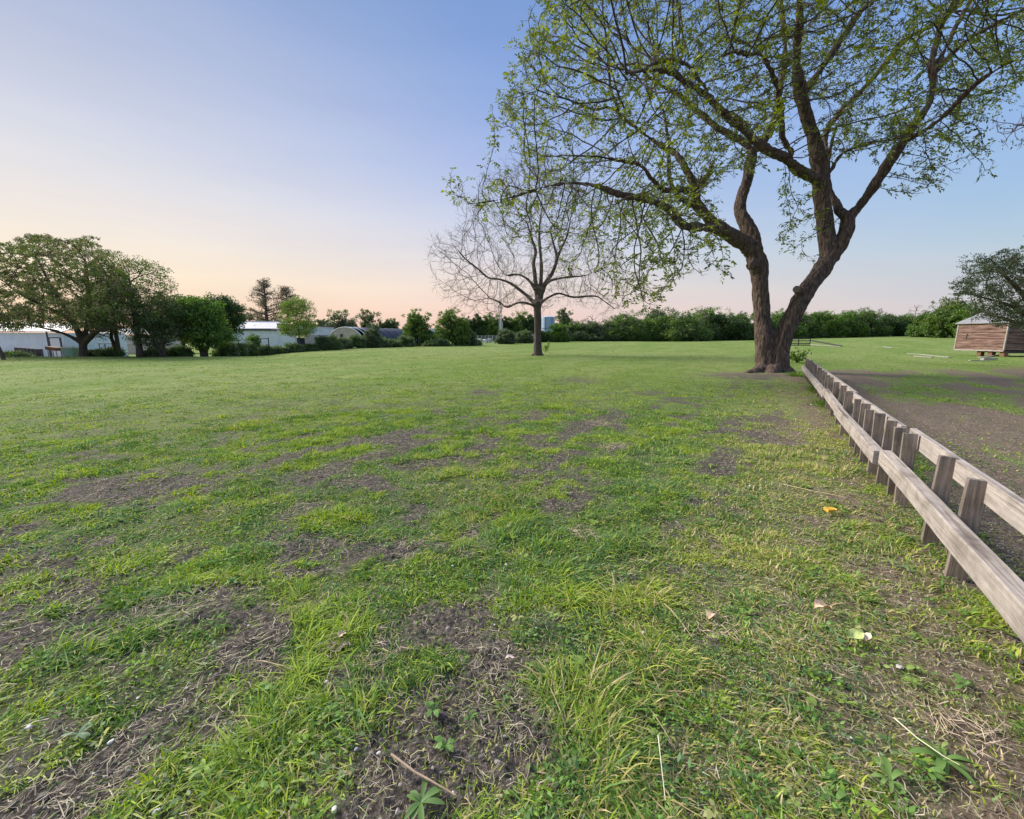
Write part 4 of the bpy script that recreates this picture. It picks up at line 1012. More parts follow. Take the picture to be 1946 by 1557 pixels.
# ------------------------------------------------------------------ far trees and hedges
def far_bush(name, label, px, Y, wpx, top, cols, group, dens=1.0, size=None, trunk=.15, depth=None, seed=None, lobesn=5, cat='tree'):
    b = B(px, Y); w = wpx / 2 * mpp(b); h = float(W(px, top, Y)[2] - b[2])
    root = thing(name, label, cat, tuple(b), group)
    dp = depth or w * .8
    lobes = []
    for k in range(lobesn):
        a = rng.uniform(-1, 1); zz = rng.uniform(.45, .80) * (1 - .25 * abs(a))
        lobes.append((a * w * .62, rng.uniform(-.5, .5) * dp, h * zz * .85, w * rng.uniform(.35, .5), dp * .5, h * min(rng.uniform(.24, .34), .95 - zz * .85)))
    lobes.append((0, 0, h * .30, w * 1.0, dp * .8, h * .34)); lobes.append((-w * .55, -.3 * dp, h * .22, w * .5, dp * .5, h * .24)); lobes.append((w * .55, -.3 * dp, h * .22, w * .5, dp * .5, h * .24)); lobes.append((rng.uniform(-.2, .2) * w, 0, h * .7, w * .45, dp * .5, h * .28))
    m_ = int(380 * dens * max(1, (w * h) / 18) ** .6)
    A = []
    for l in lobes:
        m = max(10, int(m_ / len(lobes) * (1.6 if l is lobes[-2] else 1))); d = unit(m); rr = rng.rand(m) ** .22 * (0.80 + .4 * vn3(d * 2.5 + px, 4))
        A.append(d * rr[:, None] * np.array(l[3:6]) + np.array(l[:3]))
    sg = np.stack([rng.uniform(-.8, .8, 26) * w, rng.uniform(-.5, .5, 26) * dp, h * rng.uniform(.75, 1.08, 26)], -1); sg[:, 2] *= 1 - .25 * np.abs(sg[:, 0] / w) ** 2; A.append(sg)
    A = np.vstack(A); A[:, 2] = np.maximum(A[:, 2], .2)
    mb = MB()
    for k in range(3):
        q = A[rng.randint(len(A))] * np.array([.6, .6, .8])
        mb.tube(np.array([(rng.normal() * .2, rng.normal() * .2, -.2), q * .5 + rng.normal(size=3) * .1, q]), [trunk, trunk * .7, trunk * .3], 6)
    mb.build('trunk', M_bark2, root)
    s = size or max(.16, Y * .0034)
    crown_leaves(A, rng.uniform(.4, 1.1, len(A)) * max(.32, min(w, h) * .15), 34, s, cols, root, flat=.8)
    return root

gA = 'round trees beyond the greenhouse'
far_bush('broad_tree', 'soft green tree over the roof behind the arched greenhouse end', 650, 95, 66, 594, GG, None, lobesn=6)
far_bush('broad_tree', 'thin olive tree rising above the black tunnel', 703, 100, 52, 592, GG + OL, None, dens=.6)
far_bush('broad_tree', 'low dark tree behind the far half of the black tunnel', 742, 100, 50, 609, DG, None)
far_bush('broad_tree', 'low tree peeping between the brownish pair and the yellow-green tree', 478, 90, 60, 590, OL + GG, None)
far_bush('broad_tree', 'low green tree just above the end of the white roof', 615, 105, 40, 608, GG, None)
far_bush('broad_tree', 'tall spiky green tree at the right end of the black tunnel', 795, 62, 62, 592, BG[1:2] + MG, None, dens=1.4)
far_bush('broad_tree', 'bright green round tree left of the mast with foliage to the ground', 862, 64, 70, 590, BG[1:2] + MG[2:] + MG[:1], None, dens=1.7, lobesn=7)
far_bush('broad_tree', 'small shrub touching the right foot of the bright green round tree', 893, 64, 26, 630, GG, None, cat='shrub')
for px, w_, top, cc in ((905, 44, 601, DG), (935, 46, 599, MG), (962, 34, 606, DG), (990, 52, 596, MG), (1012, 40, 602, DG)):
    far_bush('hedgerow_tree', 'rounded dark tree in the belt between the bright round tree and the silo', px, 112, w_, top, cc, 'dark trees in the belt left of the silo', dens=1.2)
far_bush('shrub', 'grey-green shrub below the mast', 960, 78, 36, 628, GG, None, cat='shrub')
far_bush('shrub', 'olive shrub between the grey-green shrub and the tan hut', 995, 84, 34, 630, BG[1:2] + GG, None, cat='shrub')
far_bush('broad_tree', 'light leafy tree right behind the pale blue silo', 1068, 118, 44, 588, BG[1:2] + GG, None, dens=.9)
far_bush('shrub', 'rounded bush at the right foot of the pale blue silo', 1060, 100, 44, 618, MG, None, cat='shrub')
hedge = [(1088, 60, 612, MG), (1118, 64, 615, GG), (1150, 64, 616, GG + DG), (1188, 66, 600, MG), (1222, 62, 606, MG), (1262, 66, 602, DG + MG), (1300, 60, 600, MG), (1338, 64, 588, MG), (1372, 60, 598, DG), (1408, 60, 600, MG), (1445, 56, 602, MG),
         (1482, 56, 592, MG), (1520, 62, 596, BG[1:2] + MG), (1560, 62, 594, MG), (1600, 64, 590, MG), (1640, 62, 591, MG), (1680, 60, 598, DG), (1722, 60, 603, MG + OL[:1])]
for i, (px, w_, top, cc) in enumerate(hedge):
    g = 'bushy trees of the far hedge across the field'
    far_bush('hedge_tree', 'bushy green tree merging into the long far hedge across the field', px, 115 + 34 * max(0, (px - 1300) / 420) + rng.uniform(-3, 3), w_ * rng.uniform(1.1, 1.5), top + rng.uniform(-4, 4), cc if i % 3 else GG[:1] + cc, g, dens=1.5, depth=4.5, size=.36)
far_bush('broad_tree', 'tall pale-topped tree rising behind the middle of the far hedge', 1245, 135, 90, 588, GG, None, dens=.7)
far_bush('hedge_tree', 'tallest green bush of the far right, left of the shed roof', 1795, 120, 90, 572, MG + OL[:1], None, dens=1.6, lobesn=7)
far_bush('hedge_tree', 'lower green bush running behind the shed roof', 1850, 112, 80, 584, MG, None, dens=1.4)
far_bush('hedge_tree', 'round bush at the left end of the right-hand thicket', 1752, 130, 60, 596, MG, None, dens=1.4)
far_bush('hedge_tree', 'green bush behind the right end of the shed', 1935, 110, 90, 580, MG, None, dens=1.3)
# undergrowth along the left boundary
cnt = 0
for px, Y, w_, top in ((30, 36, 50, 672), (185, 33.5, 40, 668), (215, 34, 40, 664), (300, 33, 50, 664), (345, 33, 40, 662), (430, 35, 40, 652), (450, 37, 34, 655), (475, 44, 30, 654), (505, 46, 26, 659), (530, 47, 30, 661), (560, 48, 36, 654), (590, 49, 30, 656),
                       (612, 50, 30, 642), (632, 50, 34, 640), (655, 52, 30, 644), (678, 53, 34, 638), (700, 54, 34, 642), (725, 56, 34, 644), (748, 57, 34, 647), (770, 58, 36, 640), (820, 60, 30, 648), (840, 61, 30, 648), (900, 66, 30, 646)):
    far_bush('undergrowth_bush', 'scrubby low bush along the left edge of the field', px, Y, w_, top, GG + MG[:2], 'scrubby bushes along the left field edge', dens=.6, size=.14, trunk=.03, lobesn=3, cat='bush')
far_bush('young_cedar', 'pointed grey-green bush standing before the black tunnel', 711, 54, 34, 618, GG, None, dens=1.2, size=.14, cat='bush')

far_bush('shrub', 'dark low bush hiding the foot of the pale blue silo', 1030, 99, 30, 630, DG, None, dens=1.2, cat='shrub')

def bare_far(px, Y, base, top, label):
    b = B(px, Y); h = float(W(px, top, Y)[2] - b[2])
    root = thing('leafless_tree', label, 'tree', tuple(b))
    mb = MB(); mb.tube(np.array([(0, 0, 0), (0, 0, h * .6), (0.1, 0, h * .95)]), [.14, .1, .03], 6); mb.build('trunk', M_twigp, root)
    nodes = np.array([(0, 0, h * t) for t in (.5, .6, .7, .8)])
    d = unit(130); A = d * (rng.rand(130) ** .4)[:, None] * np.array([h * .24, h * .24, h * .26]) + np.array([0, 0, h * .74])
    P, par = sc_grow(nodes, A, .5, .5, 30, infl=30, bias=(0, 0, .3))
    b2 = MB(); skeleton_tubes(b2, P, par, 4, None, .03, 2.3, .08, 4); b2.build('branchwork', M_twigp, root)
bare_far(1733, 140, 630, 578, 'small leafless tree sticking up from the far right hedge')
bare_far(1124, 118, 640, 598, 'thin dead treetop above the low part of the hedge right of the silo')
bare_far(1330, 118, 640, 584, 'thin bare treetop above the hedge left of the big trunk')

# ------------------------------------------------------------------ dark tree at the right edge by the shed
def right_tree():
    Y0 = 21.0
    b = B(1985, Y0)
    root = thing('overhanging_tree', 'dark fine-leaved tree overhanging the shed at the right edge', 'tree', tuple(b))
    limbs = {'t': [(1990, 720, 16, 0), (1975, 660, 12, 0), (1968, 620, 11, 0), (1970, 570, 9, 0), (1985, 520, 7, 0)],
             'a': [(1968, 610, 7, 0), (1930, 585, 4.5, 0), (1890, 572, 3, .2), (1845, 560, 1.6, .3), (1812, 558, .8, .3)],
             'b': [(1969, 590, 6, 0), (1935, 550, 4, -.5), (1900, 515, 2.5, -.8), (1880, 490, 1.2, -1)],
             'c': [(1968, 620, 6, 0), (1930, 612, 4, .5), (1890, 600, 2.4, .8), (1855, 590, 1.2, 1)],
             'd': [(1985, 530, 6, 0), (2010, 480, 4, .5), (2030, 440, 2, 1)]}
    mb = MB(); nodes = []
    for k, pts in limbs.items():
        P, r = limb(pts, Y0)
        if k != 't': nodes += list(P)
        mb.tube(to_local(P, root), r, 9)
    remeshed(mb, 'trunk', .04, M_bark, root, .03)
    poly = [(1806, 552), (1830, 530), (1855, 500), (1870, 478), (1900, 488), (1912, 470), (1946, 480), (2060, 440), (2110, 560), (2060, 640), (1946, 625), (1890, 612), (1850, 595), (1880, 575), (1840, 568)]
    attr = poly_sample(poly, 1000, Y0 - 2.4, Y0 + 2.4); attr = attr + rng.normal(size=attr.shape) * [.3, .3, .16]
    P, par = sc_grow(np.array(nodes), attr, .24, .26, 40, infl=6, bias=(-.03, 0, .05), inertia=.5, jitter=.15)
    PL = to_local(P, root); b2 = MB(); skeleton_tubes(b2, PL, par, len(nodes), None, .007, 2.3, .06, 4); b2.build('branchwork', M_twig, root)
    cl = np.vstack([to_local(attr, root), PL[len(nodes):]])
    crown_leaves(cl, rng.uniform(.10, .26, len(cl)), 20, .08, [(.035, .06, .022), (.05, .08, .025), (.07, .09, .04)], root, flat=.4)
right_tree()

def edge_twigs():
    # bare twigs reaching in from a tree whose trunk stands beyond the right edge
    Y0 = 13.0
    b = B(2240, Y0)
    root = thing('twiggy_tree', 'leafless fine twigs reaching in at the right edge above the horizon', 'tree', tuple(b))
    limbs = {'t': [(2240, 730, 14, 0), (2230, 560, 11, 0), (2190, 400, 8, 0)], 'a': [(2190, 400, 7, 0), (2090, 320, 4, 0), (2010, 270, 2.2, 0), (1950, 240, 1.2, 0)], 'b': [(2190, 420, 6, 0), (2080, 420, 3, .3), (2000, 440, 1.6, .5), (1950, 450, 1, .6)]}
    mb = MB(); nodes = []
    for k, pts in limbs.items():
        P, r = limb(pts, Y0)
        if k != 't': nodes += list(P)
        mb.tube(to_local(P, root), r, 8)
    mb.build('trunk', M_bark2, root, smooth=True)
    attr = np.vstack([poly_sample([(1872, 262), (1880, 225), (1925, 195), (1990, 160), (2080, 240), (2000, 330), (1920, 290)], 150, Y0 - 1, Y0 + 1), poly_sample([(1926, 415), (1960, 400), (2010, 440), (1960, 470)], 18, Y0, Y0 + .8)])
    P, par = sc_grow(np.array(nodes), attr, .16, .2, 40, infl=3, inertia=.6, jitter=.25)
    b2 = MB(); skeleton_tubes(b2, to_local(P, root), par, len(nodes), None, .006, 2.3, .03, 4); b2.build('branchwork', M_twigp, root)
    attr = to_local(attr, root); k = attr[rng.rand(len(attr)) < .5]
    crown_leaves(k, np.full(len(k), .08), 4, .07, [(0.16, .14, .11), (.14, .15, .08)], root)
edge_twigs()


# ------------------------------------------------------------------ wooden barrier fence
def fence_pt(px_u, off=0.0):             # along the fence line: metres from F0, offset to the right
    n = np.array([FD[1], -FD[0]])
    q = F0 + FD * px_u + n * off
    return np.array([q[0], q[1], Hs(q[0], q[1])])

def along(px, py):                       # metres along the fence line of a post whose foot is seen here
    p = G(px, py); return float((p[:2] - F0) @ FD)

fence_line = fence_pt

def make_fence():
    nrm = np.array([FD[1], -FD[0], 0.0]); dr = np.array([FD[0], FD[1], 0.0])
    # (distance, height, lean along, lean across, width)
    near = [(-2.35, .66, 0, 0, .14), (-1.45, .67, .01, 0, .14), (0.0, .655, .0, .01, .145), (.52, .66, .0, 0, .14), (1.32, .665, .01, 0, .145), (1.62, .66, -.05, -.03, .12)]
    mid = [(1.95, .66, .03, .01, .13), (2.36, .67, 0, 0, .14), (2.92, .66, .01, 0, .12), (3.30, .67, 0, 0, .14), (3.78, .65, .0, 0, .11), (4.62, .66, .02, 0, .15)]
    far = [(5.1 + k * .74 + rng.uniform(-.08, .08), .66 + rng.uniform(-.02, .02), rng.uniform(-.04, .04), rng.uniform(-.02, .02), .14) for k in range(14)]
    panels = [('nearest section of the low weathered wooden barrier fence, cut by the right edge', near, -2.5, 1.66, [(-2.6, 1.60)]),
              ('middle section of the low weathered wooden barrier fence with a squared lower rail', mid, 1.80, 4.82, [(1.68, 4.72)]),
              ('farthest section of the low weathered wooden barrier fence ending beside the big tree', far, 4.95, 15.1, [(4.85, 7.2), (7.25, 10.2), (10.25, 14.9)])]
    for ip, (label, posts, u0, u1, lowr) in enumerate(panels):
        shift = (0, -.035, .02)[ip]
        def fence_pt(u, off=0.0, _s=shift, _f=fence_line): return _f(u, off + _s)
        o = fence_pt(posts[0][0]); root = thing('wooden_fence', label, 'fence', tuple(o), 'sections of the low wooden fence')
        for (u, h, la, lc, w) in posts:
            p = fence_pt(u) - o; m = MB()
            lean = dr * (la + rng.normal() * .012) + nrm * (lc + rng.normal() * .010); h = h + rng.normal() * .014
            m.beam(p + np.array([0, 0, -.12]), p + np.array([0, 0, h]) + lean, w * .66, .040, up=dr, nseg=1)
            m.build('post', M_wpost, root)
        # squared rail on the field side, mid height
        for (a, b) in lowr:
            m = MB(); pa = fence_pt(a, -.093 - .012 * rng.rand()) - o; pb = fence_pt(b, -.093 - .012 * rng.rand()) - o
            m.beam(pa + np.array([0, 0, .325 + rng.uniform(-.01, .01)]), pb + np.array([0, 0, .365 + rng.uniform(-.015, .015)]), .09, .135, nseg=7, wob=.0022); m.build('rail', M_wood, root)
        # top plank and ground plank on the track side
        m = MB(); sg = 4; pa = fence_pt(u0, .078) - o; pb = fence_pt(u1, .078) - o
        m.beam(pa + np.array([0, 0, .575]), pb + np.array([0, 0, .585]), .046, .14, nseg=7, wob=.0025); m.build('top_rail', M_wood, root)
        m = MB(); m.beam(pa + np.array([0, 0, .165]), pb + np.array([0, 0, .165]), .06, .17, nseg=sg, wob=.0012); m.build('ground_rail', M_wood, root)
    return
make_fence()

# ------------------------------------------------------------------ helper for upright walls
def wall_strip(mb, a, b, z0, z1a, z1b, th=0.12):
    a = np.asarray(a, float); b = np.asarray(b, float); d = (b - a)[:2]; d /= np.linalg.norm(d); n = np.array([-d[1], d[0], 0]) * th
    A = np.array([a[0], a[1], 0]); Bq = np.array([b[0], b[1], 0])
    V = [A + [0, 0, z0], Bq + [0, 0, z0], Bq + [0, 0, z1b], A + [0, 0, z1a]]; V = V + [v + n for v in V]
    mb.add(np.array(V), [(0, 1, 2, 3), (7, 6, 5, 4), (0, 4, 5, 1), (1, 5, 6, 2), (2, 6, 7, 3), (3, 7, 4, 0)])

def ribs(name, c, c2, scale, ax, rough=.5, horizontal=False, bump=.4):
    m, nt, out = newmat(name); L = nt.links.new
    p = nt.nodes.new('ShaderNodeBsdfPrincipled'); p.inputs['Roughness'].default_value = rough
    v = coord(nt)
    w = N(nt, 'ShaderNodeTexWave', Scale=scale, Distortion=0.0); w.bands_direction = ax
    L(v, w.inputs[0])
    nz = N(nt, 'ShaderNodeTexNoise', Scale=1.5, Detail=6); L(v, nz.inputs['Vector'])
    r = ramp(nt, [(.35, c), (.65, c2)], nz.outputs[0]); L(r.outputs[0], p.inputs['Base Color'])
    b = N(nt, 'ShaderNodeBump', Strength=bump, Distance=.03); L(w.outputs[0], b.inputs['Height']); L(b.outputs[0], p.inputs['Normal'])
    L(p.outputs[0], out.inputs[0]); return m
M_ribw = ribs('ribbed_white_steel', (.68, .72, .78), (.80, .83, .86), 3.2, 'X')
M_ribh = ribs('lapped_white_siding', (.66, .72, .80), (.78, .82, .87), 3.0, 'Z')
M_roof = ribs('pale_roof_steel', (.50, .52, .58), (.62, .62, .66), 2.0, 'X')
M_trim = noisemat('dark_trim', (.03, .035, .05), (.06, .06, .08), 3, .5)
M_glass = noisemat('window_glass', (.06, .08, .11), (.12, .15, .19), 2, .12, 0)
M_tan = noisemat('tan_sheet', (.45, .38, .33), (.60, .52, .46), 2, .7)
M_shade = noisemat('black_shade_cloth', (.012, .014, .030), (.035, .038, .065), 1.2, .6, .6, (1, 1, 1), bd=.1)
M_stone = noisemat('log_grey', (.25, .22, .20), (.42, .38, .35), 4)

# left white building ------------------------------------------------
def left_building():
    Y = 43.0; a = B(-120, Y); b = B(128, Y + 1.0); o = (a + b) / 2; z0 = min(a[2], b[2]) - .1
    o[2] = z0; root = thing('white_building', 'pale blue-white sided building behind the widest tree at the left edge', 'building', tuple(o))
    A = a - o; Bq = b - o; hw = float(W(60, 631, Y)[2] - z0)
    m = MB(); wall_strip(m, A, Bq, 0, hw, hw - .1, .15); wall_strip(m, Bq, Bq + [1.0, 6, 0], 0, hw - .1, hw - .1, .15); m.build('wall', M_ribh, root)
    m = MB(); m.poly(np.array([A + [0, -.3, hw - .02], Bq + [.2, -.3, hw - .12], Bq + [.2, 3.0, hw + .75], A + [0, 3.0, hw + .85], A + [0, -.3, hw + .06], Bq + [.2, -.3, hw - .04], Bq + [.2, 3.0, hw + .83], A + [0, 3.0, hw + .93]]), [(0, 3, 2, 1), (4, 5, 6, 7), (0, 1, 5, 4), (1, 2, 6, 5), (2, 3, 7, 6), (3, 0, 4, 7)]); m.build('roof', M_roof, root)
    d = B(113, Y) - o; dr = MB(); dr.box(d + [0, -.10, 1.0], (1.0, .07, 2.05)); D = dr.build('door', M_white, root)
    f = MB()
    for dx in (-.56, .56): f.box(d + [dx, -.12, 1.03], (.10, .12, 2.2))
    f.box(d + [0, -.12, 2.12], (1.02, .12, .10)); f.build('door_frame', M_trim, D)
    m = MB(); m.box(B(100, Y) - o + [0, -.12, hw / 2], (.10, .1, hw - .1)); m.build('downpipe', M_trim, root)
left_building()

M_bin = noisemat('dark_plastic', (.02, .02, .03), (.07, .065, .08), 4, .5)
M_rust = noisemat('rusty_metal', (.10, .05, .03), (.22, .12, .07), 6, .8)
def barrels():
    proto = None
    spec = [(20, .50, .60, 'rust'), (29, .50, .60, 'rust')] + [(39 + k * 7.4, .56, 1.0 - .03 * k, 'dark') for k in range(6)]
    for k, (px, w, h, kind) in enumerate(spec):
        b = B(px, 38.5)
        root = thing('barrel', 'rusty brown drum, one of the low pair left of the dark barrels' if kind == 'rust' else 'dark plastic barrel in the row standing along the white wall at the left', 'barrel', tuple(b), 'low rusty drums' if kind == 'rust' else 'dark barrels along the white wall')
        m = MB(); r = w / 2; zs = [0, .02, .3, .33, .36, .64, .67, .70, .97, 1.0]; rr = [.94, 1, 1, 1.05, 1, 1, 1.05, 1, 1, .94]
        m.tube(np.array([(0, 0, z * h) for z in zs]), np.array(rr) * r, 14); m.build('drum', M_rust if kind == 'rust' else M_bin, root)
        m = MB(); m.tube(np.array([(0, 0, h + .002), (0, 0, h + .035)]), np.array([r * .99, r * .96]), 14); m.build('lid', M_plank, root)
barrels()

def cart():
    b = B(106, 37.5); root = thing('rusty_stand', 'rusty brown tray on thin legs beside the door of the white building', 'stand', tuple(b))
    m = MB(); m.box((0, 0, .85), (.95, .55, .28), 0, (0, .12)); m.build('tray', M_rust, root)
    for dx in (-.38, .38):
        for dy in (-.2, .2):
            m = MB(); m.tube(np.array([(dx, dy, 0), (dx * .9, dy, .75)]), .025, 6); m.build('leg', M_dark, root)
cart()

def tank_box():
    b = B(136, 34.5); root = thing('dumpster', 'pale green utility bin with white edges beside the trunk of the widest tree', 'bin', tuple(b), rz=.15); root.scale = (.58, .6, .85)
    M_g = noisemat('pale_green_paint', (.16, .30, .26), (.26, .42, .37), 3, .6); m = MB()
    V = []
    for z, s in ((.04, .86), (.9, 1.0)):
        V += [(-.62 * s, -.5 * s, z), (.62 * s, -.5 * s, z), (.62 * s, .5 * s, z), (-.62 * s, .5 * s, z)]
    m.add(np.array(V), [(3, 2, 1, 0), (4, 5, 6, 7), (0, 1, 5, 4), (1, 2, 6, 5), (2, 3, 7, 6), (3, 0, 4, 7)]); m.build('body', M_g, root)
    m = MB(); m.beam((-.64, 0, .95), (.64, 0, .97), 1.04, .07); m.beam((-.5, 0, 1.01), (.5, 0, 1.03), .7, .06); m.build('lid', M_white, root)
    m = MB(); m.box((-.66, -.3, .48), (.05, .36, .8), 0, (0, -.07)); m.build('side_panel', M_white, root)
def gravel_yard():
    P = [B(px, Y) + [0, 0, .02] for px, Y in ((-260, 29.5), (60, 29.5), (122, 33), (134, 42), (-260, 42))]
    m = MB(); c = np.mean(P, 0); m.add(np.array(P + [c + [0, 0, .02]]), None, [(k, (k + 1) % 5, 5) for k in range(5)])
    tag(m.build('gravel_yard', noisemat('pale_gravel', (.24, .22, .21), (.42, .39, .37), 4)), kind='structure')
gravel_yard()
tank_box()

def frame_table():
    b = B(210, 37); root = thing('metal_table', 'dark metal frame table under the trees right of the widest trunk', 'table', tuple(b))
    m = MB(); m.box((0, 0, 1.25), (1.25, .6, .05)); m.build('table_top', M_dark, root)
    for dx in (-.55, .55):
        for dy in (-.25, .25):
            m = MB(); m.tube(np.array([(dx, dy, 0), (dx, dy, 1.22)]), .03, 6); m.build('leg', M_dark, root)
frame_table()

def leaning_post(px, Y, top, label, w=.07, lean=(-.35, 0), mat=None, name='wooden_post'):
    b = B(px, Y); h = float(W(px, top, Y)[2] - b[2]); m = MB()
    m.tube(np.array([(0, 0, -.1), (lean[0] * .5, 0, h * .5), (lean[0], 0, h)]), [w, w * .95, w * .8], 8)
    o = m.build(name, mat or M_bark2); o.location = tuple(b); tag(o, label, 'post')
leaning_post(8, 27, 648, 'dark leaning wooden post at the far left edge of the field', .10, (-.3, 0))
leaning_post(26, 30, 678, 'short white marker pipe in the grass near the left edge', .045, (-.03, 0), M_white, 'marker_pipe')

def pale_building():
    Y = 56; a = B(165, Y); b = B(345, Y); o = (a + b) / 2; o[2] = min(a[2], b[2]) - .1
    root = thing('pale_building', 'low pale tan building glimpsed between trunks left of the dense green bush', 'building', tuple(o))
    A, Bq = a - o, b - o; h = float(W(250, 637, Y)[2] - o[2])
    m = MB(); wall_strip(m, A, Bq, 0, h, h, .15); m.build('wall', M_tan, root)
    m = MB(); m.poly(np.array([A + [-.3, -.3, h - .02], Bq + [.3, -.3, h - .02], Bq + [.3, 4, h + .7], A + [-.3, 4, h + .7], A + [-.3, -.3, h + .06], Bq + [.3, -.3, h + .06], Bq + [.3, 4, h + .78], A + [-.3, 4, h + .78]]), [(0, 3, 2, 1), (4, 5, 6, 7), (0, 1, 5, 4), (1, 2, 6, 5), (2, 3, 7, 6), (3, 0, 4, 7)]); m.build('roof', M_roof, root)
    m = MB(); m.beam(A + [0, -.12, h * .55], Bq + [0, -.12, h * .55], .08, .12); m.build('rail', M_white, root)
pale_building()

def white_shed():
    Y = 62.0; Y2 = 66.0
    def p(px, py, Yq): return W(px, py, Yq)
    a = B(405, Y); b = B(562, Y); z0 = min(a[2], b[2]) - .1; o = (a + b) / 2; o[2] = z0
    root = thing('metal_building', 'long low white metal building behind the boundary bushes left of centre', 'building', tuple(o))
    A, Bq = a - o, b - o; A[2] = Bq[2] = 0
    h = float(W(500, 626.5, Y)[2] - z0)
    m = MB(); wall_strip(m, A, Bq, 0, h, h, .15)
    # gable-like end rising back to the higher roof
    m.build('wall', M_ribw, root)
    # eave trim and roof
    m = MB(); m.beam(A + [-.2, -.12, h - .02], Bq + [0, -.12, h - .05], .16, .20); m.build('gutter', M_trim, root)
    h2 = float(W(500, 613, Y + 6)[2] - z0)
    a2 = W(470, 615, Y + 6) - o; b2 = W(535, 615, Y + 6) - o; e1 = A + [-.2, -.2, h + .08]; e2 = Bq + [0, -.2, h + .08]
    t0 = np.array([W(462, 613, Y + 6)[0] - o[0], 6, h2]); t1 = np.array([W(538, 613, Y + 6)[0] - o[0] + .8, 6, h2 - .05])
    lo0 = np.array([W(440, 620, Y)[0] - o[0], -.2, h + .08])
    m = MB(); m.poly(np.array([lo0, e2, t1, t0, lo0 + [0, 0, .08], e2 + [0, 0, .08], t1 + [0, 0, .08], t0 + [0, 0, .08]]), [(0, 3, 2, 1), (4, 5, 6, 7), (0, 1, 5, 4), (1, 2, 6, 5), (2, 3, 7, 6), (3, 0, 4, 7)])
    m.build('roof', M_roof, root)
    m = MB(); m.beam(t0 + [0, -.1, .12], t1 + [0, -.1, .12], .12, .16); m.build('ridge_cap', M_galv, root)
    m = MB(); k = (lo0 * .55 + t0 * .45); m.beam(k + [1.2, 0, .10], k + [2.6, 0, .10], .9, .05, up=(0, -.3, 1)); m.build('skylight', M_white, root)
    # right, slightly higher block running to the far end
    c = np.array([W(531, 650, Y)[0] - o[0], -.25, 0]); d = np.array([W(639, 650, Y2)[0] - o[0], Y2 - Y - .25, 0])
    hc = float(W(535, 616.5, Y)[2] - z0); hd = float(W(638, 622, Y2)[2] - z0); hb = float(W(600, 637, Y2)[2] - z0)
    m = MB(); wall_strip(m, c, d, hb, hc, hd, .2); m.build('upper_wall', M_ribw, root)
    m = MB(); m.beam(c + [0, -.1, hc + .05], d + [.1, -.1, hd + .05], .16, .14); m.beam(d + [.05, -.1, hb], d + [.05, -.1, hd], .14, .14, up=(0, 1, 0)); m.build('edge_trim', M_trim, root)
    m = MB(); cb = c * .55 + d * .45; wall_strip(m, cb + [0, .1, 0], d + [0, .1, 0], 0, hb, hb, .2); m.build('lower_wall', M_tan, root)
    m = MB(); wall_strip(m, c + [0, .12, 0], cb + [-1.2, .1, 0], 0, hb, hb, .2); m.build('lower_wall', M_ribw, root)
    dq = cb + [-.9, -.05, 0]; m = MB(); m.box(dq + [0, .3, hb * .42], (1.5, .2, hb * .84)); m.build('doorway', M_trim, root)
    wn = c * .22 + d * .78; wc = MB(); wc.box(wn + [0, -.02, hb * .72], (2.3, .1, .9), math.atan2(d[1] - c[1], d[0] - c[0])); w_ = wc.build('window', M_glass, root)
    m = MB(); ang = math.atan2(d[1] - c[1], d[0] - c[0]); ux = np.array([math.cos(ang), math.sin(ang), 0])
    for k in range(7): m.box(wn + ux * (-1.05 + .35 * k) + [0, -.09, hb * .72], (.05, .05, .9), ang)
    for z in (-.45, -.15, .15, .45): m.box(wn + np.array([0, -.10, hb * .72 + z]), (2.2, .05, .05), ang)
    m.build('window_grid', M_white, w_)
white_shed()

def pipe_gate():
    Y = 45; xs = [441, 456, 513]; tops = [646, 645, 645]
    o = B(470, Y); root = thing('pipe_fence', 'dark pipe rail frame standing before the white metal wall', 'fence', tuple(o))
    ht = []
    for px, ty in zip(xs, tops):
        b = B(px, Y) - o; h = float(W(px, ty, Y)[2] - o[2]); m = MB(); m.tube(np.array([b + [0, 0, -.1], b + [0, 0, h]]), .05, 8); m.build('post', M_dark, root); ht.append(b + [0, 0, h - .06])
    m = MB(); m.tube(np.array([ht[0], ht[1], ht[2]]), .04, 8); m.build('top_rail', M_dark, root)
pipe_gate()

